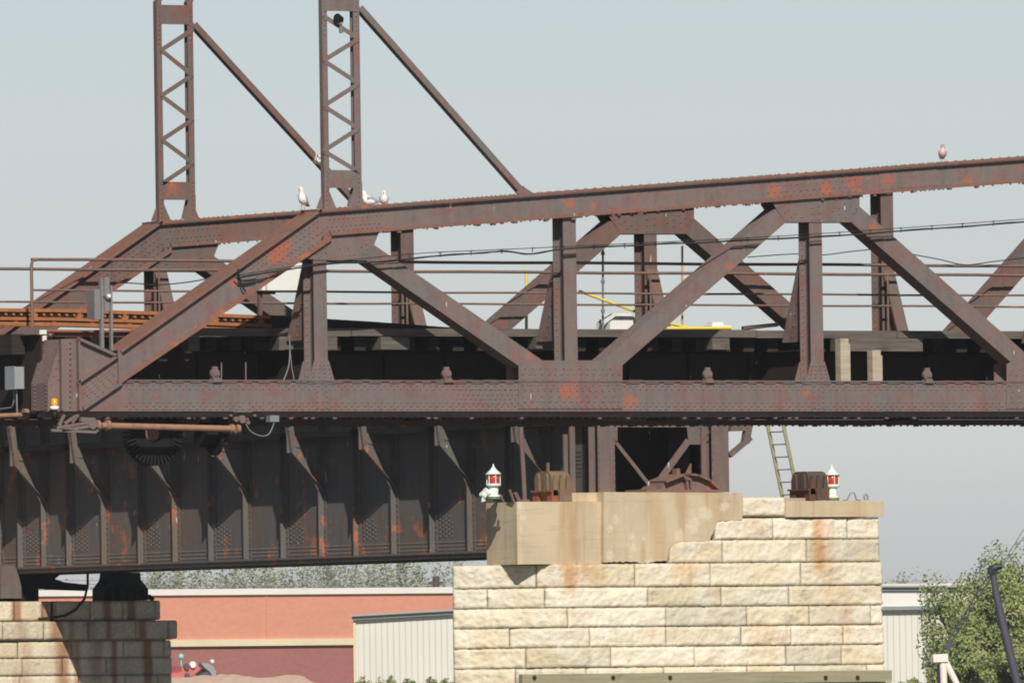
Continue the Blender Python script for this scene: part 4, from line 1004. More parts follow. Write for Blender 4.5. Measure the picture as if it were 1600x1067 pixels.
b = MB(); b.box(XG2 - .008, XG2 + .008, yf + .401, YG0 + .3, zcap + .004, zup - .05); b.box(XG - .008, XG + .008, yf + .401, YG0 - .001, zcap + .004, zup - .05); b2 = MB(); b2.v = b.v[8:]; b2.f = [[i - 8 for i in q] for q in b.f[6:]]; b2.sm = b.sm[6:]; b2.mi = b.mi[6:]; b.v = b.v[:8]; b.f = b.f[:6]; b.sm = b.sm[:6]; b.mi = b.mi[:6]
b.build('end_web', M_DARK, gsp); b2.build('end_web', M_DARK, gsp)
# shoes on the far pier
zs = onY(170, 938, YL - .2).z
for X in (XG, XG2):
    b = MB(); zz = zgb - .137
    b.prx([(YL - .45, zs + .002), (YL + .45, zs + .002), (YL + .45, zs + .2), (YL + .28, zs + .45), (YL + .28, zz), (YL - .28, zz), (YL - .28, zs + .45), (YL - .45, zs + .2)], X - .28, X + .28)
    b.box(X - .55, X + .55, YL - .55, YL + .55, zs - .01, zs + .16) if False else b.pry([(X - .62, zs + .001), (X + .62, zs + .001), (X + .62, zs + .28), (X + .42, zs + .5), (X + .40, zz - .001), (X - .40, zz - .001), (X - .42, zs + .5), (X - .62, zs + .28)], YL - .3, YL + .25)
    for k in range(5): b.box(X - .5 + k * .22, X - .44 + k * .22, YL - .5, YL - .3, zs + .02, zs + .26)
    b.build('bearing_shoe', M_BLK, gsp)
b = MB(); ya = YL - .1; fl = lambda px, py: (lambda p: (p.x, p.z))(onY(px, py, ya))
b.pry([fl(22, 884), fl(110, 884), fl(86, 904), fl(100, 909), fl(136, 913), fl(136, 923), fl(75, 921), fl(22, 915)], ya, ya + .03); b.build('end_bracing', M_BLK, gsp)
b = MB(); b.pry([fl(2, 884), fl(8, 900), fl(12, 915), fl(13, 935), fl(-20, 935), fl(-20, 884)], YL - .75, YL - .7); b.build('end_plate', M_GIR, gsp)
# ---------------------------------------------------------------- far pier
YQ = YL - 1.3
def qf(px, py): return onY(px, py, YQ)
far = thing('stone_pier', 'rust-stained grey stepped stone pier, half in shadow, at the lower left', 'pier', (qf(20, 1000).x, YQ + 1, -2))
QX2 = qf(267.5, 1010).x; QX1 = qf(-300, 1010).x
pq = [Vector((QX1, YQ + 2)), Vector((QX1, YQ)), Vector((QX2, YQ)), Vector((QX2 + .4, YQ + .8))]
zq = [qf(150, y).z for y in (1000.5, 1027, 1054.5)]
while zq[-1] > -2: zq.append(zq[-1] - .41)
L0 = 2.0; LF = QX2 - QX1
qst = [(L0 + qf(px, 1000).x - QX1, w, 99, -9, a) for px, w, a in ((97, .25, .8), (150, .3, .5), (178, .12, .8), (40, .3, .5), (230, .15, .9), (120, .15, .6))]
masonry([(zq[i + 1], zq[i], 0, L0 + LF + .85) for i in range(len(zq) - 1)], pq, M_STONE2, far, qst, seed=14, rough=.008, wmin=.9, wmax=1.7, batter=.006, blackc=.5)
za, zb_ = qf(150, 969.5).z, qf(150, 998.5).z; xr = qf(274, 985).x
pq2 = [Vector((QX1 - .1, YQ + 2)), Vector((QX1 - .1, YQ - .1)), Vector((xr, YQ - .1)), Vector((xr + .3, YQ + .8))]
masonry([(zb_, za, 0, 2.1 + xr - QX1 + .1 + .8)], pq2, M_STONE2, far, qst, 'string_course', seed=15, rough=.008, wmin=.8, wmax=1.3, batter=0, blackc=.7)
zt_ = qf(150, 938).z
for p0, p1 in ((-120, 83), (94, 255.5)):
    a, c = qf(p0, 950).x, qf(p1, 950).x; pq3 = [Vector((a, YQ + 1.2)), Vector((a, YQ + .15)), Vector((c, YQ + .15)), Vector((c, YQ + 1.6))]
    masonry([(za + .012, zt_, 0, 1.05 + c - a + 1.45)], pq3, M_STONE2, far, [(1.05 + qf(px, 950).x - a, .16, 99, -9, .9) for px in (30, 172, 210, 75)], 'bridge_seat', seed=16 + p0 % 7, rough=.008, wmin=.7, wmax=1.1, batter=0, blackc=.7)
    core = MB(); core.box(a + .08, c - .08, YQ + .25, YQ + 2.5, za - .02, zt_ - .015); core.build('core', M_CORE, far)
core = MB(); core.box(QX1 + .1, QX2 - .1, YQ + .1, YQ + 3, -2.2, zb_ - .02); core.box(QX1, xr - .1, YQ - .0, YQ + 3, zb_ - .02, za - .015); core.build('core', M_CORE, far)
b = MB(); b.tube([onY(*q, YQ + .1) for q in ((137, 893), (137, 915), (132, 935), (118, 952), (102, 961), (84, 964), (60, 966))], .03, 6); tag(b.build('black_cable', M_WIRE), 'thick black cable curling down over the top of the stained pier', 'cable')
b = MB(); b.tube([onY(*q, YQ + .4) for q in ((224, 938), (228, 931), (234, 930), (238, 936))], .035, 6); b.tube([onY(232, 931, YQ + .4), onY(239, 936.5, YQ + .4)], .06, 6); tag(b.build('hook_ring', M_BLK), 'black bent iron hook on top of the stained pier', 'hook')
b = MB(); b.tube([onY(*q, YP + .4) for q in ((1351, 781), (1350, 774), (1353, 772), (1356, 775), (1355.5, 781)) ], .018, 6); tag(b.build('lifting_ring', M_GREYD), 'small grey lifting loop near the right end of the concrete cap', 'ring')

# ---------------------------------------------------------------- castings, lanterns, ladder on the pier
M_CAST = steel('bearing_casting_left', lin(128, 112, 88), lin(120, 96, 76), lin(134, 84, 60), lin(176, 96, 58), .52, .62, (), .9)
M_CASTB = plain('orange_rust_base', lin(150, 94, 66), .85, .2, .7, 5, lin(104, 70, 54))
M_CAST2 = steel('bearing_casting_right', lin(82, 72, 66), lin(104, 72, 56), lin(112, 68, 50), lin(140, 80, 50), .5, .66, (), .92)
def casting(px0, px1, ytop, ybase, ym, label, m, mbm):
    a, c = onY(px0, ybase, YP + .25), onY(px1, ybase, YP + .25); W_ = c.x - a.x; H = onY(px0, ytop, YP + .25).z - a.z; Hm = onY(px0, ym, YP + .25).z - a.z
    r = thing('bearing_casting', label, 'casting', ((a.x + c.x) / 2, YP + .5, a.z), 'saddle castings on the pier')
    x = lambda f: a.x + W_ * f
    def dome(i0, i1, hh): return [(x(i0), a.z + Hm * .55), (x(i0), a.z + hh * .62), (x(i0 + .015), a.z + hh * .78), (x(i0 + .05), a.z + hh * .90), (x(i0 + .10), a.z + hh * .97), (x(i0 + .17), a.z + hh), (x(i1 - .16), a.z + hh), (x(i1 - .08), a.z + hh * .97), (x(i1 - .03), a.z + hh * .90), (x(i1), a.z + hh * .76), (x(i1), a.z + Hm * .55)]
    y0, y1 = YP + .27, YP + 1.0; D_ = y1 - y0; pz = lambda f: a.z + H * f
    yz = [(y0, a.z + Hm * .55), (y0, pz(.74)), (y0 + D_ * .04, pz(.86)), (y0 + D_ * .12, pz(.95)), (y0 + D_ * .24, pz(1.0)), (y0 + D_ * .46, pz(1.0)), (y0 + D_ * .5, pz(.97)), (y0 + D_ * .54, pz(1.0)), (y0 + D_ * .72, pz(1.0)), (y0 + D_ * .84, pz(.96)), (y0 + D_ * .94, pz(.86)), (y1, pz(.70)), (y1, a.z + Hm * .55)]
    b = MB(); b.prx(yz, x(.06), x(.96))
    for f in (.10, .42, .74):                       # ribs down the front
        b.pry([(x(f - .04), a.z + Hm * .6), (x(f - .02), pz(.62)), (x(f + .03), pz(.86)), (x(f + .13), pz(.85)), (x(f + .17), pz(.62)), (x(f + .2), a.z + Hm * .6)], y0 - .07, y0 - .001)
    for g in (.14, .62):                            # ribs on the flank
        b.prx([(y0 + D_ * g, a.z + Hm), (y0 + D_ * (g + .02), pz(.80)), (y0 + D_ * (g + .07), pz(.92)), (y0 + D_ * (g + .17), pz(.92)), (y0 + D_ * (g + .22), pz(.80)), (y0 + D_ * (g + .24), a.z + Hm)], x(.06) - .05, x(.06) - .001)
    b.pry([(x(.30), a.z), (x(.30), a.z + Hm * 1.0), (x(.40), a.z + Hm * 1.25), (x(.85), a.z + Hm * 1.25), (x(.92), a.z)], YP + .14, YP + .199)
    b.build('saddle', m, r)
    b = MB()
    for f0, f1 in ((.0, .30), (.62, .97)): b.box(x(f0), x(f1), YP + .2, YP + .42, a.z + .001, a.z + Hm)
    b.box(x(.0), x(.97), YP + .78, YP + 1.02, a.z + .001, a.z + Hm)
    b.box(x(-.08), x(.99), YP + .20, YP + 1.05, a.z + Hm, a.z + Hm * 1.18); b.box(x(.15), x(.95), YP + .43, YP + .97, a.z + .002, a.z + Hm)
    b.build('base', mbm, r)
casting(861, 893, 735.5, 783, 768, 'tan and orange ribbed saddle casting on the left of the concrete cap', M_CAST, M_CASTB)
casting(1263, 1295, 736, 781.5, 766, 'dark rusty ribbed saddle casting beside the right-hand lantern', M_CAST2, plain('dark_rust_base', lin(104, 74, 54), .85, .2, .6, 5))
M_PINK = steel('pink_rusted_casting', lin(130, 108, 99, .85), lin(142, 108, 96, .85), lin(142, 94, 78, .85), lin(176, 104, 70), .5, .64, (), .9)
q = lambda px, py: (lambda p: (p.x, p.z))(onY(px, py, YP + .2))
r = thing('centre_casting', 'low pinkish rusted double-humped casting at the middle of the concrete cap', 'casting', (q(1072, 769)[0], YP + .5, q(1072, 769)[1]))
b = MB(); b.pry([q(1033, 765.5), q(1039, 750), q(1063, 741), q(1068, 749), q(1075, 749.5), q(1077, 741), q(1086, 742), q(1106, 751), q(1121, 765.5)], YP + .22, YP + .9); b.build('body', M_PINK, r)
b = MB()
for pp in (((1037, 752.5), (1063, 742.5)), ((1063, 741), (1068, 748.5)), ((1068, 748.5), (1076, 748.5)), ((1076, 741), (1088, 742.5)), ((1087, 742), (1107, 751)), ((1106, 750.5), (1122, 766))): b.pry(barpoly(q(*pp[0]), q(*pp[1]), .045), YP + .08, YP + .92)
for px in (1070, 1076): b.pry(barpoly(q(px, 749), q(px + 2, 766), .05), YP + .1, YP + .22)
b.pry([q(1061, 742), q(1062, 731.5), q(1066, 731.5), q(1067, 743)], YP + .3, YP + .5); b.pry([q(1086, 742), q(1095.5, 723), q(1095, 744)], YP + .6, YP + .66); b.build('rib', M_PINK, r)
b = MB(); b.pry([q(1005, 769), q(1005, 764.5), q(1122, 765), q(1127, 769)], YP + .05, YP + .95); b.pry([q(1011, 764), q(1018, 759), q(1022, 764)], YP + .1, YP + .5); b.build('base_plate', M_PINK, r)
M_FIN = plain('lantern_white', lin(228, 236, 224), .4, .4, .25, 6, lin(196, 206, 180))
def lantern(px, pyb, pyt, d, label, hooks):
    p = onY(px, pyb, YP + d); H = onY(px, pyt, YP + d).z - p.z
    r = thing('navigation_lantern', label, 'lantern', p, 'red lanterns on the pier cap')
    L = lambda *pr: [(a * H, z * H) for a, z in pr]
    b = MB(); b.lathe(p, L((.19, .06), (.20, .10), (.19, .115), (.125, .125), (.125, .13), (.145, .33), (.13, .35), (.17, .36), (.21, .375), (.215, .43), (.19, .44)), 20); b.build('body', M_FIN, r)
    b = MB(); b.lathe(p, L((.20, .0), (.20, .035), (.185, .058)), 20); b.build('base', plain('lantern_green_base', lin(92, 122, 84)), r)
    b = MB(); b.lathe(p, L((.165, .442), (.168, .60), (.165, .698)), 20); b.build('lens', M_RED, r)
    b = MB()
    for k in range(6):
        a = math.pi / 3 * k + .3; v = Vector((math.cos(a), math.sin(a), 0)) * .19 * H; b.tube([p + v + Vector((0, 0, .43 * H)), p + v + Vector((0, 0, .70 * H))], .012, 6)
    b.build('cage', M_FIN, r)
    b = MB(); b.lathe(p, L((.225, .70), (.235, .715), (.10, .83), (.045, .90), (.025, .92), (.028, .95), (.008, 1.0)), 20); b.build('roof', M_FIN, r)
    if hooks:
        b = MB()
        for dx, z0, z1 in ((-.30, .24, .24), (-.42, .13, .16)): b.tube([p + Vector((dx * H, 0, z0 * H + .03)), p + Vector(((dx + .13) * H, 0, (z1 - .07) * H))], [.06, .07], 10)
        b.tube([p + Vector((-.2 * H, 0, .17 * H)), p + Vector((-.36 * H, 0, .04 * H)), p + Vector((-.40 * H, 0, -.06 * H)), p + Vector((-.30 * H, 0, -.02 * H))], .03, 8); b.build('bracket', M_FIN, r)
        b = MB()
        for dx in (.0, .26): b.box(p.x + dx * H - .015, p.x + dx * H + .015, p.y - .02, p.y + .02, p.z - .06 * H, p.z + .12 * H if dx else p.z)
        b.build('support', M_ST, r)
    else:
        b = MB(); b.tube([p + Vector((.1, -.3, .0)), p + Vector((.2, -.3, .0)), p + Vector((.30, -.3, .16)), p + Vector((.40, -.3, .16)), p + Vector((.46, -.3, 0)), p + Vector((.56, -.3, -.0))], .016, 6); b.build('bracket', M_GREYW, r)
lantern(771.5, 780, 724.5, .35, 'red and white lantern with white roof at the left corner of the pier cap', True)
lantern(1300.5, 781.5, 725.5, .95, 'red and white lantern half hidden behind the dark casting', False)
b = MB(); b.tube([onY(*q, YP + .25) for q in ((813, 640), (815, 690), (818, 740), (820, 783))], .055, 10); b.disc(onY(820, 782, YP + .25), (0, 0, 1), .12, .06, 10)
tag(b.build('stand_pipe', M_FR), 'slender leaning rusty standpipe on the pier cap between lantern and casting', 'pipe')
b = MB()
for px, pt, w in ((800, 765, .05), (808, 770, .09), (784.5, 772, .04)): a, c = onY(px - 2, pt, YP + .25), onY(px + 2, 783.5, YP + .25); b.bar(c, a + Vector((-.04, 0, 0)), w, w * 1.3, (0, 1, 0))
tag(b.build('scrap_iron', M_FR), 'short bent rusty iron stubs on the pier cap beside the white lantern', 'iron stubs')
M_LAD = plain('aged_aluminium', lin(160, 154, 124), .5, .4, .4, 4, lin(120, 122, 98))
yl0 = YP + 1.75
b0, t0 = onY(1223, 778, yl0), onY(1190, 618, yl0); b1 = onY(1241, 778, yl0)
dy_ = .36
r = thing('ladder', 'yellowish metal ladder leaning against the walkway behind the right of the pier cap', 'ladder', b0)
off = Vector((.06, -dy_, 0)); sx = b1 - b0
def railp(o): return (b0 + o, t0 + o)
w_ = (b1.x - b0.x)
o2 = Vector((w_, 0, 0))
for o in (Vector((0, 0, 0)), Vector((.02, -.62, 0))):
    b = MB(); b.bar(b0 + o, t0 + o, .03, .085, (1, 0, 0)); b.build('side_rail', M_LAD, r)
b = MB(); N_ = 8
for k in range(N_): p = b0 + (t0 - b0) * ((k + .25) / N_ * .98); b.tube([p, p + Vector((.02, -.62, 0))], .016, 6)
b.build('rungs', M_GREYD, r)

# ---------------------------------------------------------------- far bank
def wallbox(mb, p0, p1, depth, z0, z1):
    d = (p1 - p0); d.z = 0; d.normalize(); nn = Vector((-d.y, d.x, 0)) * depth
    mb.prz([(p0.x, p0.y), (p1.x, p1.y), (p1.x + nn.x, p1.y + nn.y), (p0.x + nn.x, p0.y + nn.y)], z0, z1)
def brick(name, a, b_, mort):
    s = NT(name, .9, .15); bt = s.n('ShaderNodeTexBrick'); mp = s.n('ShaderNodeMapping'); mp.inputs['Rotation'].default_value = (math.pi / 2, 0, 0)
    s.l(s.pos, mp.inputs[0]); s.l(mp.outputs[0], bt.inputs['Vector']); bt.inputs['Scale'].default_value = 2.0; bt.inputs['Color1'].default_value = a; bt.inputs['Color2'].default_value = b_; bt.inputs['Mortar'].default_value = mort
    bt.inputs['Mortar Size'].default_value = .012
    c = s.mix(s.ramp(s.noise(.25, 5, .6), .4, .7, 0, .35), bt.outputs['Color'], (a[0] * .8, a[1] * .8, a[2] * .8, 1)); return s.out(c)
def ribbed(name, c, d, along, per=.3):
    s = NT(name, .5, .4); v = s.n('ShaderNodeVectorMath'); v.operation = 'DOT_PRODUCT'; s.l(s.pos, v.inputs[0]); v.inputs[1].default_value = along
    w = s.math('FRACT', s.math('MULTIPLY', v.outputs['Value'], 1 / per), 0.0); h = s.ramp(w, .30, .45); h2 = s.ramp(w, .8, .95, 1, 0); hh = s.math('MULTIPLY', h, h2)
    s.bump(hh, .8, .035); x = s.mix(s.ramp(s.noise(.15, 4, .5), .35, .7, 0, .5), c, d); return s.out(x)
XA = Vector((1, 0, 0))
M_BR1 = brick('salmon_brick', lin(218, 154, 131), lin(212, 146, 123), lin(210, 150, 128)); M_BR2 = brick('dark_red_brick', lin(164, 112, 104), lin(156, 104, 97), lin(168, 124, 116))
M_CREAM = plain('cream_trim', lin(226, 212, 180), .8, .2, .2, .5); M_PAR = plain('white_parapet', lin(232, 228, 222), .8, .2, .2, .5)
DB = 760.0
pa = onD(200, 1000, DB); pb = Vector((pa.x + 62, pa.y, pa.z)); pa = Vector((pa.x - 22, pa.y, pa.z)); GZ = 5.6
zz = lambda py: onD(420, py, DB + 8).z
bb = thing('brick_building', 'long salmon brick building with white parapet and cream band on the far bank', 'building', ((pa.x + pb.x) / 2, pa.y + 10, GZ))
b = MB(); wallbox(b, pa, pb, 30, zz(1004), zz(930)); b.build('upper_wall', M_BR1, bb)
b = MB(); wallbox(b, pa + Vector((0, .06, 0)), pb + Vector((0, .06, 0)), 29, GZ - .2, zz(1009)); b.build('lower_wall', M_BR2, bb)
b = MB(); wallbox(b, pa + Vector((-.1, -.12, 0)), pb + Vector((.1, -.12, 0)), 30.3, zz(1009) + .002, zz(998.5)); b.build('band_course', M_CREAM, bb)
b = MB(); wallbox(b, pa + Vector((-.15, -.15, 0)), pb + Vector((.15, -.15, 0)), 30.4, zz(929.5), zz(920)); b.build('parapet', M_PAR, bb)
b = MB(); p = onD(497, 965, DB); b.box(p.x - .03, p.x + .03, pa.y - .05, pa.y - .01, zz(998), zz(930)); b.build('expansion_joint', M_BR1, bb)
M_GUT = plain('grey_green_gutter', lin(140, 152, 147), .5, .4, .3, 1); M_ROOF = plain('grey_metal_roof', lin(168, 172, 172), .4, .5, .3, .6)
def metal(px0, px1, ytl, ytr, D, label, fascia, ext, turn=1.0):
    # the front wall runs from the left edge to the right edge, a little nearer on the right, so that the left end stays hidden
    A = onD(px0, 1000, D); Bq = onD(px1, 1000, D - turn); u = Vector((Bq.x - A.x, Bq.y - A.y, 0)); L = u.length; u.normalize(); w = Vector((-u.y, u.x, 0))
    def hit(px, py):
        d = rdir(px, py); nn = w; t = (A - EYE).dot(nn) / d.dot(nn); p = EYE + d * t; return (p - A).dot(u), p.z
    l0, zl = hit(px0, ytl); l1, zr = hit(px1, ytr); sl_ = (zr - zl) / (l1 - l0); l1 += ext; zr += sl_ * ext
    def ex(mb, poly, d0, d1):
        v = [A + u * p[0] + w * d0 for p in poly] + [A + u * p[0] + w * d1 for p in poly]; n_ = len(poly)
        v = [(q.x, q.y, poly[i % n_][1]) for i, q in enumerate(v)]
        mb.add(v, [list(range(n_)), list(range(2 * n_ - 1, n_ - 1, -1))] + [(i, i + n_, (i + 1) % n_ + n_, (i + 1) % n_) for i in range(n_)])
    r = thing('metal_building', label, 'building', (A.x + u.x * L / 2, A.y + u.y * L / 2, GZ))
    sid = ribbed('ribbed_metal_siding', lin(226, 223, 212), lin(216, 214, 204), tuple(u), .30)
    b = MB(); ex(b, [(l0, GZ - .2), (l1, GZ - .2), (l1, zr - .25), (l0, zl - .25)], 0, 14); b.build('siding', sid, r)
    b = MB(); ex(b, [(l0 - .15, zl - .25), (l1 + .15, zr - .25), (l1 + .15, zr - .08), (l0 - .15, zl - .08)], -.25, 14.2); b.build('gutter', M_GUT, r)
    b = MB(); ex(b, [(l0 - .2, zl - .079), (l1 + .2, zr - .079), (l1 + .2, zr), (l0 - .2, zl)], -.4, 14.4); b.build('roof', M_ROOF, r)
    if fascia:
        zf = hit(px0, 950)[1]
        b = MB(); ex(b, [(l0 - .1, zf), (l1 + .1, zf), (l1 + .1, zr - .27), (l0 - .1, zl - .27)], -.12, -.002); b.build('fascia', M_PAR, r)
        b = MB(); ex(b, [(l0 - .15, zf - .12), (l1 + .15, zf - .12), (l1 + .15, zf + .06), (l0 - .15, zf + .06)], -.3, -.13); b.build('fascia_gutter', M_GUT, r)
    else:
        b = MB(); ex(b, [(l0 - .12, GZ), (l0, GZ), (l0, zl - .26), (l0 - .12, zl - .26)], -.1, 0); b.build('corner_trim', M_CREAM, r)
    return r
metal(556, 720, 960.5, 951, 700, 'low pale ribbed metal shed with sloping roof edge in front of the brick building', False, 3.0)
metal(1330, 1520, 914.5, 914.5, 690, 'pale ribbed metal building with white fascia, right of the stone pier', True, 2.0)
# foliage
def leafmat(name, a, b_, c_):
    s = NT(name, .7, .2); c = s.mix(s.ramp(s.noise(.55, 4, .6), .35, .65), a, b_); c = s.mix(s.ramp(s.noise(2.2, 3, .6, None, 7), .58, .72, 0, .8), c, c_)
    s.b.inputs['Transmission Weight'].default_value = 0; return s.out(c)
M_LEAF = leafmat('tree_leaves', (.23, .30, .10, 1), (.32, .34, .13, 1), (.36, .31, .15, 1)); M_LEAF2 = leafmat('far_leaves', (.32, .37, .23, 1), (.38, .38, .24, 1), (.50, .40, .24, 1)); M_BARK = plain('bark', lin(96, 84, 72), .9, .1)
def crown(mb, c, rx, ry, rz, nl, size, clumps=26):
    cl = []
    for _ in range(clumps):
        while True:
            v = Vector((random.uniform(-1, 1), random.uniform(-1, 1), random.uniform(-1, 1)))
            if .25 < v.length < 1: break
        v = v * random.uniform(.8, 1.08)
        cl.append((Vector((c.x + v.x * rx, c.y + v.y * ry, c.z + v.z * rz)), random.uniform(.16, .36)))
    for _ in range(nl):
        q, rr = random.choice(cl)
        while True:
            v = Vector((random.uniform(-1, 1), random.uniform(-1, 1), random.uniform(-1, 1)))
            if v.length < 1: break
        v *= rr * 1.15; p = q + Vector((v.x * rx, v.y * ry, v.z * rz))
        u = ((p - c).normalized() * .9 + Vector((random.gauss(0, .6), random.gauss(0, .6), random.gauss(.15, .6)))).normalized(); t = u.orthogonal().normalized(); s_ = size * random.uniform(.6, 1.3)
        a = random.uniform(0, 6.28); w = u.cross(t); e1 = (t * math.cos(a) + w * math.sin(a)) * s_; e2 = (w * math.cos(a) - t * math.sin(a)) * s_ * .6
        mb.add([p - e1, p + e2 * .9, p + e1, p - e2 * .9], [(0, 1, 2, 3)])
    return cl
def tree(px, pyt, D, w, label, seed, nl, size, low=.12, group='trees on the far bank'):
    random.seed(seed); top = onD(px, pyt, D); base = Vector((top.x, top.y, GZ)); H = top.z - GZ
    r = thing('leafy_tree', label, 'tree', base, group)
    mb = MB(); cl = crown(mb, base + Vector((0, 0, H * (low + (1 - low) * .46))), w, w, H * (1 - low) * .52, nl, size, 34); mb.build('crown', M_LEAF, r, fixn=False)
    b = MB(); b.tube([base, base + Vector((.1, 0, H * .3)), base + Vector((-.1, .1, H * .6)), base + Vector((.05, 0, H * .85))], [.22, .17, .10, .03], 8)
    for q, rr in cl[:16]:
        h = random.uniform(.25, .6); s0 = base + Vector((0, 0, H * h)); m = (s0 + q) / 2 + Vector((0, 0, -.2)); b.tube([s0, m, q], [.07, .045, .015], 5)
    b.build('trunk', M_BARK, r)
tree(1562, 838, 640, 2.5, 'tall bushy green tree at the right edge behind the dark boom', 51, 16000, .09, .02)
tree(1500, 893, 660, 1.9, 'lower loose-branched tree left of the tall tree, in front of the metal building', 52, 8500, .09, .0)
tree(1478, 985, 655, 1.0, 'small low bush-like tree against the ribbed siding, left of the dark boom', 53, 4500, .085, .0)
tree(1635, 868, 650, 2.3, 'partly cropped green tree on the far right edge', 54, 8500, .09, .02)
tree(1538, 960, 636, 2.0, 'dense lower green thicket tree under the dark boom', 55, 11000, .09, .0)
tree(1585, 985, 634, 1.8, 'dense dark green low tree right of the dark boom', 56, 9500, .09, .0)
random.seed(61)
b = MB()
for k in range(70):
    px = 190 + k * 8.2 + random.uniform(-3, 3)
    hpx = 881 + 7 * math.sin(k * .45) + random.uniform(-9, 9) + (14 if px > 620 and px < 690 else 0)
    if px > 720: px = random.uniform(1385, 1500); hpx = random.uniform(904, 912)
    D = random.uniform(2100, 2400); t = onD(px, hpx, D); H = t.z - 6
    crown(b, Vector((t.x, t.y, 6 + H * .55)), random.uniform(3.2, 5.4), 4.4, H * .5, 2300, .27, 18)
for px in range(20, 200, 14):
    t = onD(px, 895 + random.uniform(-8, 8), 2200); crown(b, Vector((t.x, t.y, 6 + (t.z - 6) * .55)), 4.6, 4, (t.z - 6) * .5, 700, .27, 10)
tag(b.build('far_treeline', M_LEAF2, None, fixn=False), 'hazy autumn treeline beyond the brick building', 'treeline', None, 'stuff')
# poles behind the building
for px, pt, lab, w in ((527, 905, 'grey utility pole sticking up above the middle of the white parapet', .16), (681, 900, 'short brown pole sticking up above the parapet near the stone pier', .22)):
    p = onD(px, pt, 900); b = MB(); b.tube([(p.x, p.y, GZ), (p.x, p.y, p.z)], w, 8); b.box(p.x - .5, p.x + .5, p.y - .06, p.y + .06, p.z - .5, p.z - .35); tag(b.build('utility_pole', M_BARK if w > .2 else M_GREYD), lab, 'pole')
b = MB()
for dy in (0, 6, 11): b.tube([onD(px, 909 + dy + 3 * math.sin((px - 400) / 260), 900) for px in range(-40, 760, 40)], .018, 5)
tag(b.build('utility_wires', M_GREYD), 'thin utility wires strung in front of the hazy treeline', 'wire')
# tractor behind the left pier
Dt = 560; P = lambda px, py: onD(px, py, Dt); yT = P(310, 1050).y
T2 = lambda px, py: (lambda p: (p.x, p.z))(onY(px, py, yT))
M_GREYE = plain('dusty_rubber', lin(92, 90, 94), .9)
M_TRED = plain('faded_red_paint', lin(196, 112, 112), .6, .4, .2, 2)
r = thing('tractor', 'small faded red tractor with a grey arched mudguard beside the stained pier', 'tractor', (T2(305, 1050)[0], yT + .5, GZ))
b = MB(); b.pry([T2(268, 1062), T2(268, 1052), T2(284, 1049), T2(284, 1040), T2(306, 1040), T2(310, 1036), T2(316, 1042), T2(308, 1050), T2(298, 1055), T2(292, 1062)], yT, yT + .9); b.build('body', M_TRED, r)
b = MB(); b.pry([T2(311, 1036), T2(320, 1035), T2(330, 1040), T2(335, 1049), T2(335.5, 1058), T2(330, 1058), T2(325, 1049), T2(318, 1043)], yT - .15, yT + 1.05); b.build('mudguard', M_GREY, r)
b = MB(); c = Vector((T2(314, 0)[0], yT + .1, T2(0, 1066)[1])); b.disc(c, (0, 1, 0), .42, .3, 24); b.build('wheel', M_GREYE, r)
b = MB(); c = Vector((T2(276, 0)[0], yT - .05, T2(0, 1044)[1])); b.disc(c, (0, 1, 0), .12, .1, 14); c = Vector((T2(298, 0)[0], yT - .03, T2(0, 1041)[1])); b.disc(c, (0, 1, 0), .08, .06, 14); c = Vector((T2(277, 0)[0], yT - .05, T2(0, 1058)[1])); b.disc(c, (0, 1, 0), .1, .1, 14); b.build('engine_parts', M_GREYE, r)
b = MB(); c = Vector((T2(273, 0)[0], yT + .2, T2(0, 1028.5)[1])); b.lathe(c, [(.02, -.12), (.11, -.06), (.12, .03), (.07, .11), (.01, .13)], 12); b.tube([c + Vector((0, 0, -.1)), c + Vector((0, 0, -.5))], .04, 6); b.build('lamp', plain('pale_teal', lin(140, 196, 190)), r)
b = MB(); c = Vector((T2(285.5, 0)[0], yT - .06, T2(0, 1041)[1])); b.disc(c, (0, 1, 0), .13, .1, 14); c = Vector((T2(313, 0)[0], yT - .2, T2(0, 1036)[1])); b.disc(c, (0, 1, 0), .07, .1, 12); b.build('headlight', M_WHITE, r)
# gravel mound
random.seed(71); b = MB(); c0 = onD(400, 1062, 540); NX, NZ = 60, 14; vv = []
for j in range(NZ + 1):
    for i in range(NX + 1):
        px = 250 + i * 260 / NX; base = onD(px, 1062, 534 + j * 2.2); yy = {0: 1060}.get(0)
        prof_ = 1058 - 3.0 * math.exp(-((px - 370) / 40) ** 2) - 3.5 * math.exp(-((px - 460) / 18) ** 2) - 2.5 * math.exp(-((px - 330) / 30) ** 2) + (max(0, px - 475) * .5) + max(0, 275 - px) * .1
        zt2 = onD(px, prof_, 549).z; f = math.sin(math.pi * min(1, j / NZ)) ** .7 if 0 < j < NZ else 0
        z = GZ - .3 + max(0, zt2 - GZ + .3) * f + noise.noise(Vector((base.x * 1.2, base.y * 1.2, 0))) * .10 * f
        vv.append((base.x, base.y, z))
b.add(vv, [(j * (NX + 1) + i, j * (NX + 1) + i + 1, (j + 1) * (NX + 1) + i + 1, (j + 1) * (NX + 1) + i) for j in range(NZ) for i in range(NX)], True)
M_GRAV = NT('pale_gravel', .95, .1); M_GRAV.bump(M_GRAV.noise(6, 6, .7), .5, .08); tag(b.build('gravel_mound', M_GRAV.out(M_GRAV.mix(M_GRAV.ramp(M_GRAV.noise(3, 6), .35, .7), lin(224, 196, 176), lin(196, 168, 148))), None, fixn=False), 'low pale pinkish gravel mound before the dark red brick wall', 'mound', None, 'stuff')
random.seed(81); b = MB()
for k in range(46):
    px = random.uniform(560, 720) if k < 34 else random.uniform(1400, 1440); t = onD(px, random.uniform(1056, 1066), 640); hgt = t.z - GZ
    crown(b, Vector((t.x, t.y, GZ + hgt * .5)), .5, .5, hgt * .5, 240, .07, 8)
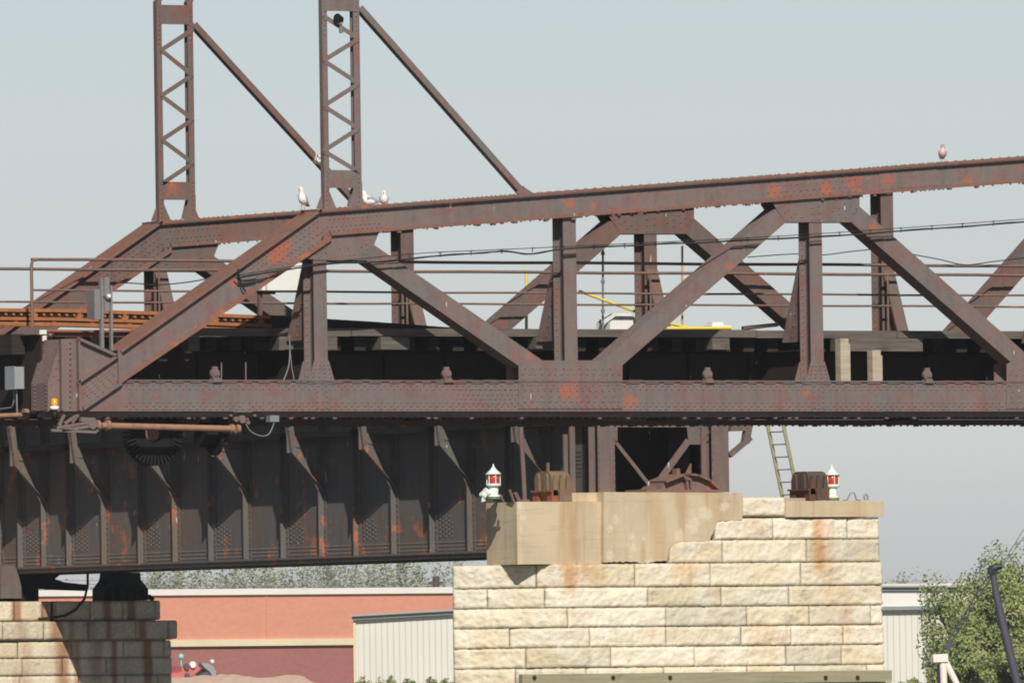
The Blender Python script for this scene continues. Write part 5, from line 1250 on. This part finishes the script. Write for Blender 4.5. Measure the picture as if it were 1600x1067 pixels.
tag(b.build('weeds', M_LEAF, None, fixn=False), 'ragged green weeds along the foot of the ribbed shed', 'weeds', None, 'stuff')
# crane and white frame at the right
Dc = 430.0; C3 = lambda px, py, dd=0: onD(px, py, Dc + dd)
M_BOOM = plain('dark_grey_boom', lin(78, 76, 88), .5, .4, .2, 2); M_BOOMB = plain('black_boom_head', lin(46, 54, 60), .5, .4)
r = thing('crane_boom', 'dark grey crane boom with hooked black head in front of the trees', 'crane', C3(1593, 1100))
b = MB(); b.tube([C3(1551, 893), C3(1556, 925), C3(1566, 970), C3(1578, 1020), C3(1590, 1068), C3(1603, 1120)], [.085, .11, .125, .13, .135, .14], 12); b.build('boom', M_BOOM, r)
b = MB(); b.tube([C3(1547, 898), C3(1549, 890), C3(1556, 886), C3(1566, 884)], [.10, .13, .12, .07], 10); b.box(C3(1550, 890).x - .05, C3(1550, 890).x + .12, C3(1550, 890).y - .12, C3(1550, 890).y + .12, C3(1550, 897).z, C3(1550, 886).z); b.build('boom_head', M_BOOMB, r)
b = MB(); b.tube([C3(1563, 885), C3(1585, 850), C3(1605, 818)], .014, 5); b.tube([C3(1566, 885), C3(1590, 852), C3(1612, 822)], .014, 5); b.build('hoist_cable', M_GREYD, r)
b = MB()
for k in range(12):
    f0, f1 = k / 12, (k + 1) / 12; a = Vector(C3(1548, 897, 2)).lerp(C3(1474, 1018, 2), f0); c = Vector(C3(1548, 897, 2)).lerp(C3(1474, 1018, 2), f1); o = Vector((.14, 0, .08))
    b.tube([a - o, c - o], .022, 5); b.tube([a + o, c + o], .022, 5); b.tube([a - o, c + o], .016, 5)
b.bar(C3(1478, 1012, 2), C3(1486, 1006, 2), .2, .2); b.build('lattice_stay', M_BOOM, r)
M_WH2 = plain('cream_white_paint', lin(238, 228, 214), .5, .3, .2, 2, lin(206, 190, 170))
r = thing('a_frame', 'cream-white steel A-frame at the lower right, before the trees', 'frame', C3(1478, 1110))
b = MB(); b.tube([C3(1473, 1030), C3(1474.5, 1060), C3(1476, 1115)], .11, 12); b.build('leg', M_WH2, r)
b = MB(); b.tube([C3(1477, 1032), C3(1492, 1062), C3(1512, 1110)], .10, 12); b.build('leg', M_WH2, r)
b = MB(); b.bar(C3(1458, 1028), C3(1481, 1027), .3, .24); b.disc(C3(1461, 1029), (1, 0, 0), .15, .1, 12); b.build('head_beam', M_WH2, r)
b = MB(); b.bar(C3(1467, 1036, .5), C3(1467.5, 1115, .5), .12, .06); b.build('rear_leg', M_GREY, r)
for px, lab in ((1560, 'x'),): pass
# ---------------------------------------------------------------- haze
HAZE = 0.00011
if HAZE:
    hm = bpy.data.materials.new('haze_air'); hm.use_nodes = True; ht = hm.node_tree; ht.nodes.remove(ht.nodes['Principled BSDF'])
    pv = ht.nodes.new('ShaderNodeVolumePrincipled'); pv.inputs['Color'].default_value = (.90, .95, 1, 1); pv.inputs['Density'].default_value = HAZE; pv.inputs['Anisotropy'].default_value = .2
    ht.links.new(pv.outputs[0], ht.nodes['Material Output'].inputs['Volume'])
    b = MB(); c = [EYE + F0 * d + R0 * u for d, u in ((-420, -3800), (-420, 3800), (3300, 3800), (3300, -3800))]
    b.prz([(p.x, p.y) for p in c], -4.0, 60); o = b.build('haze', hm); o['kind'] = 'stuff'
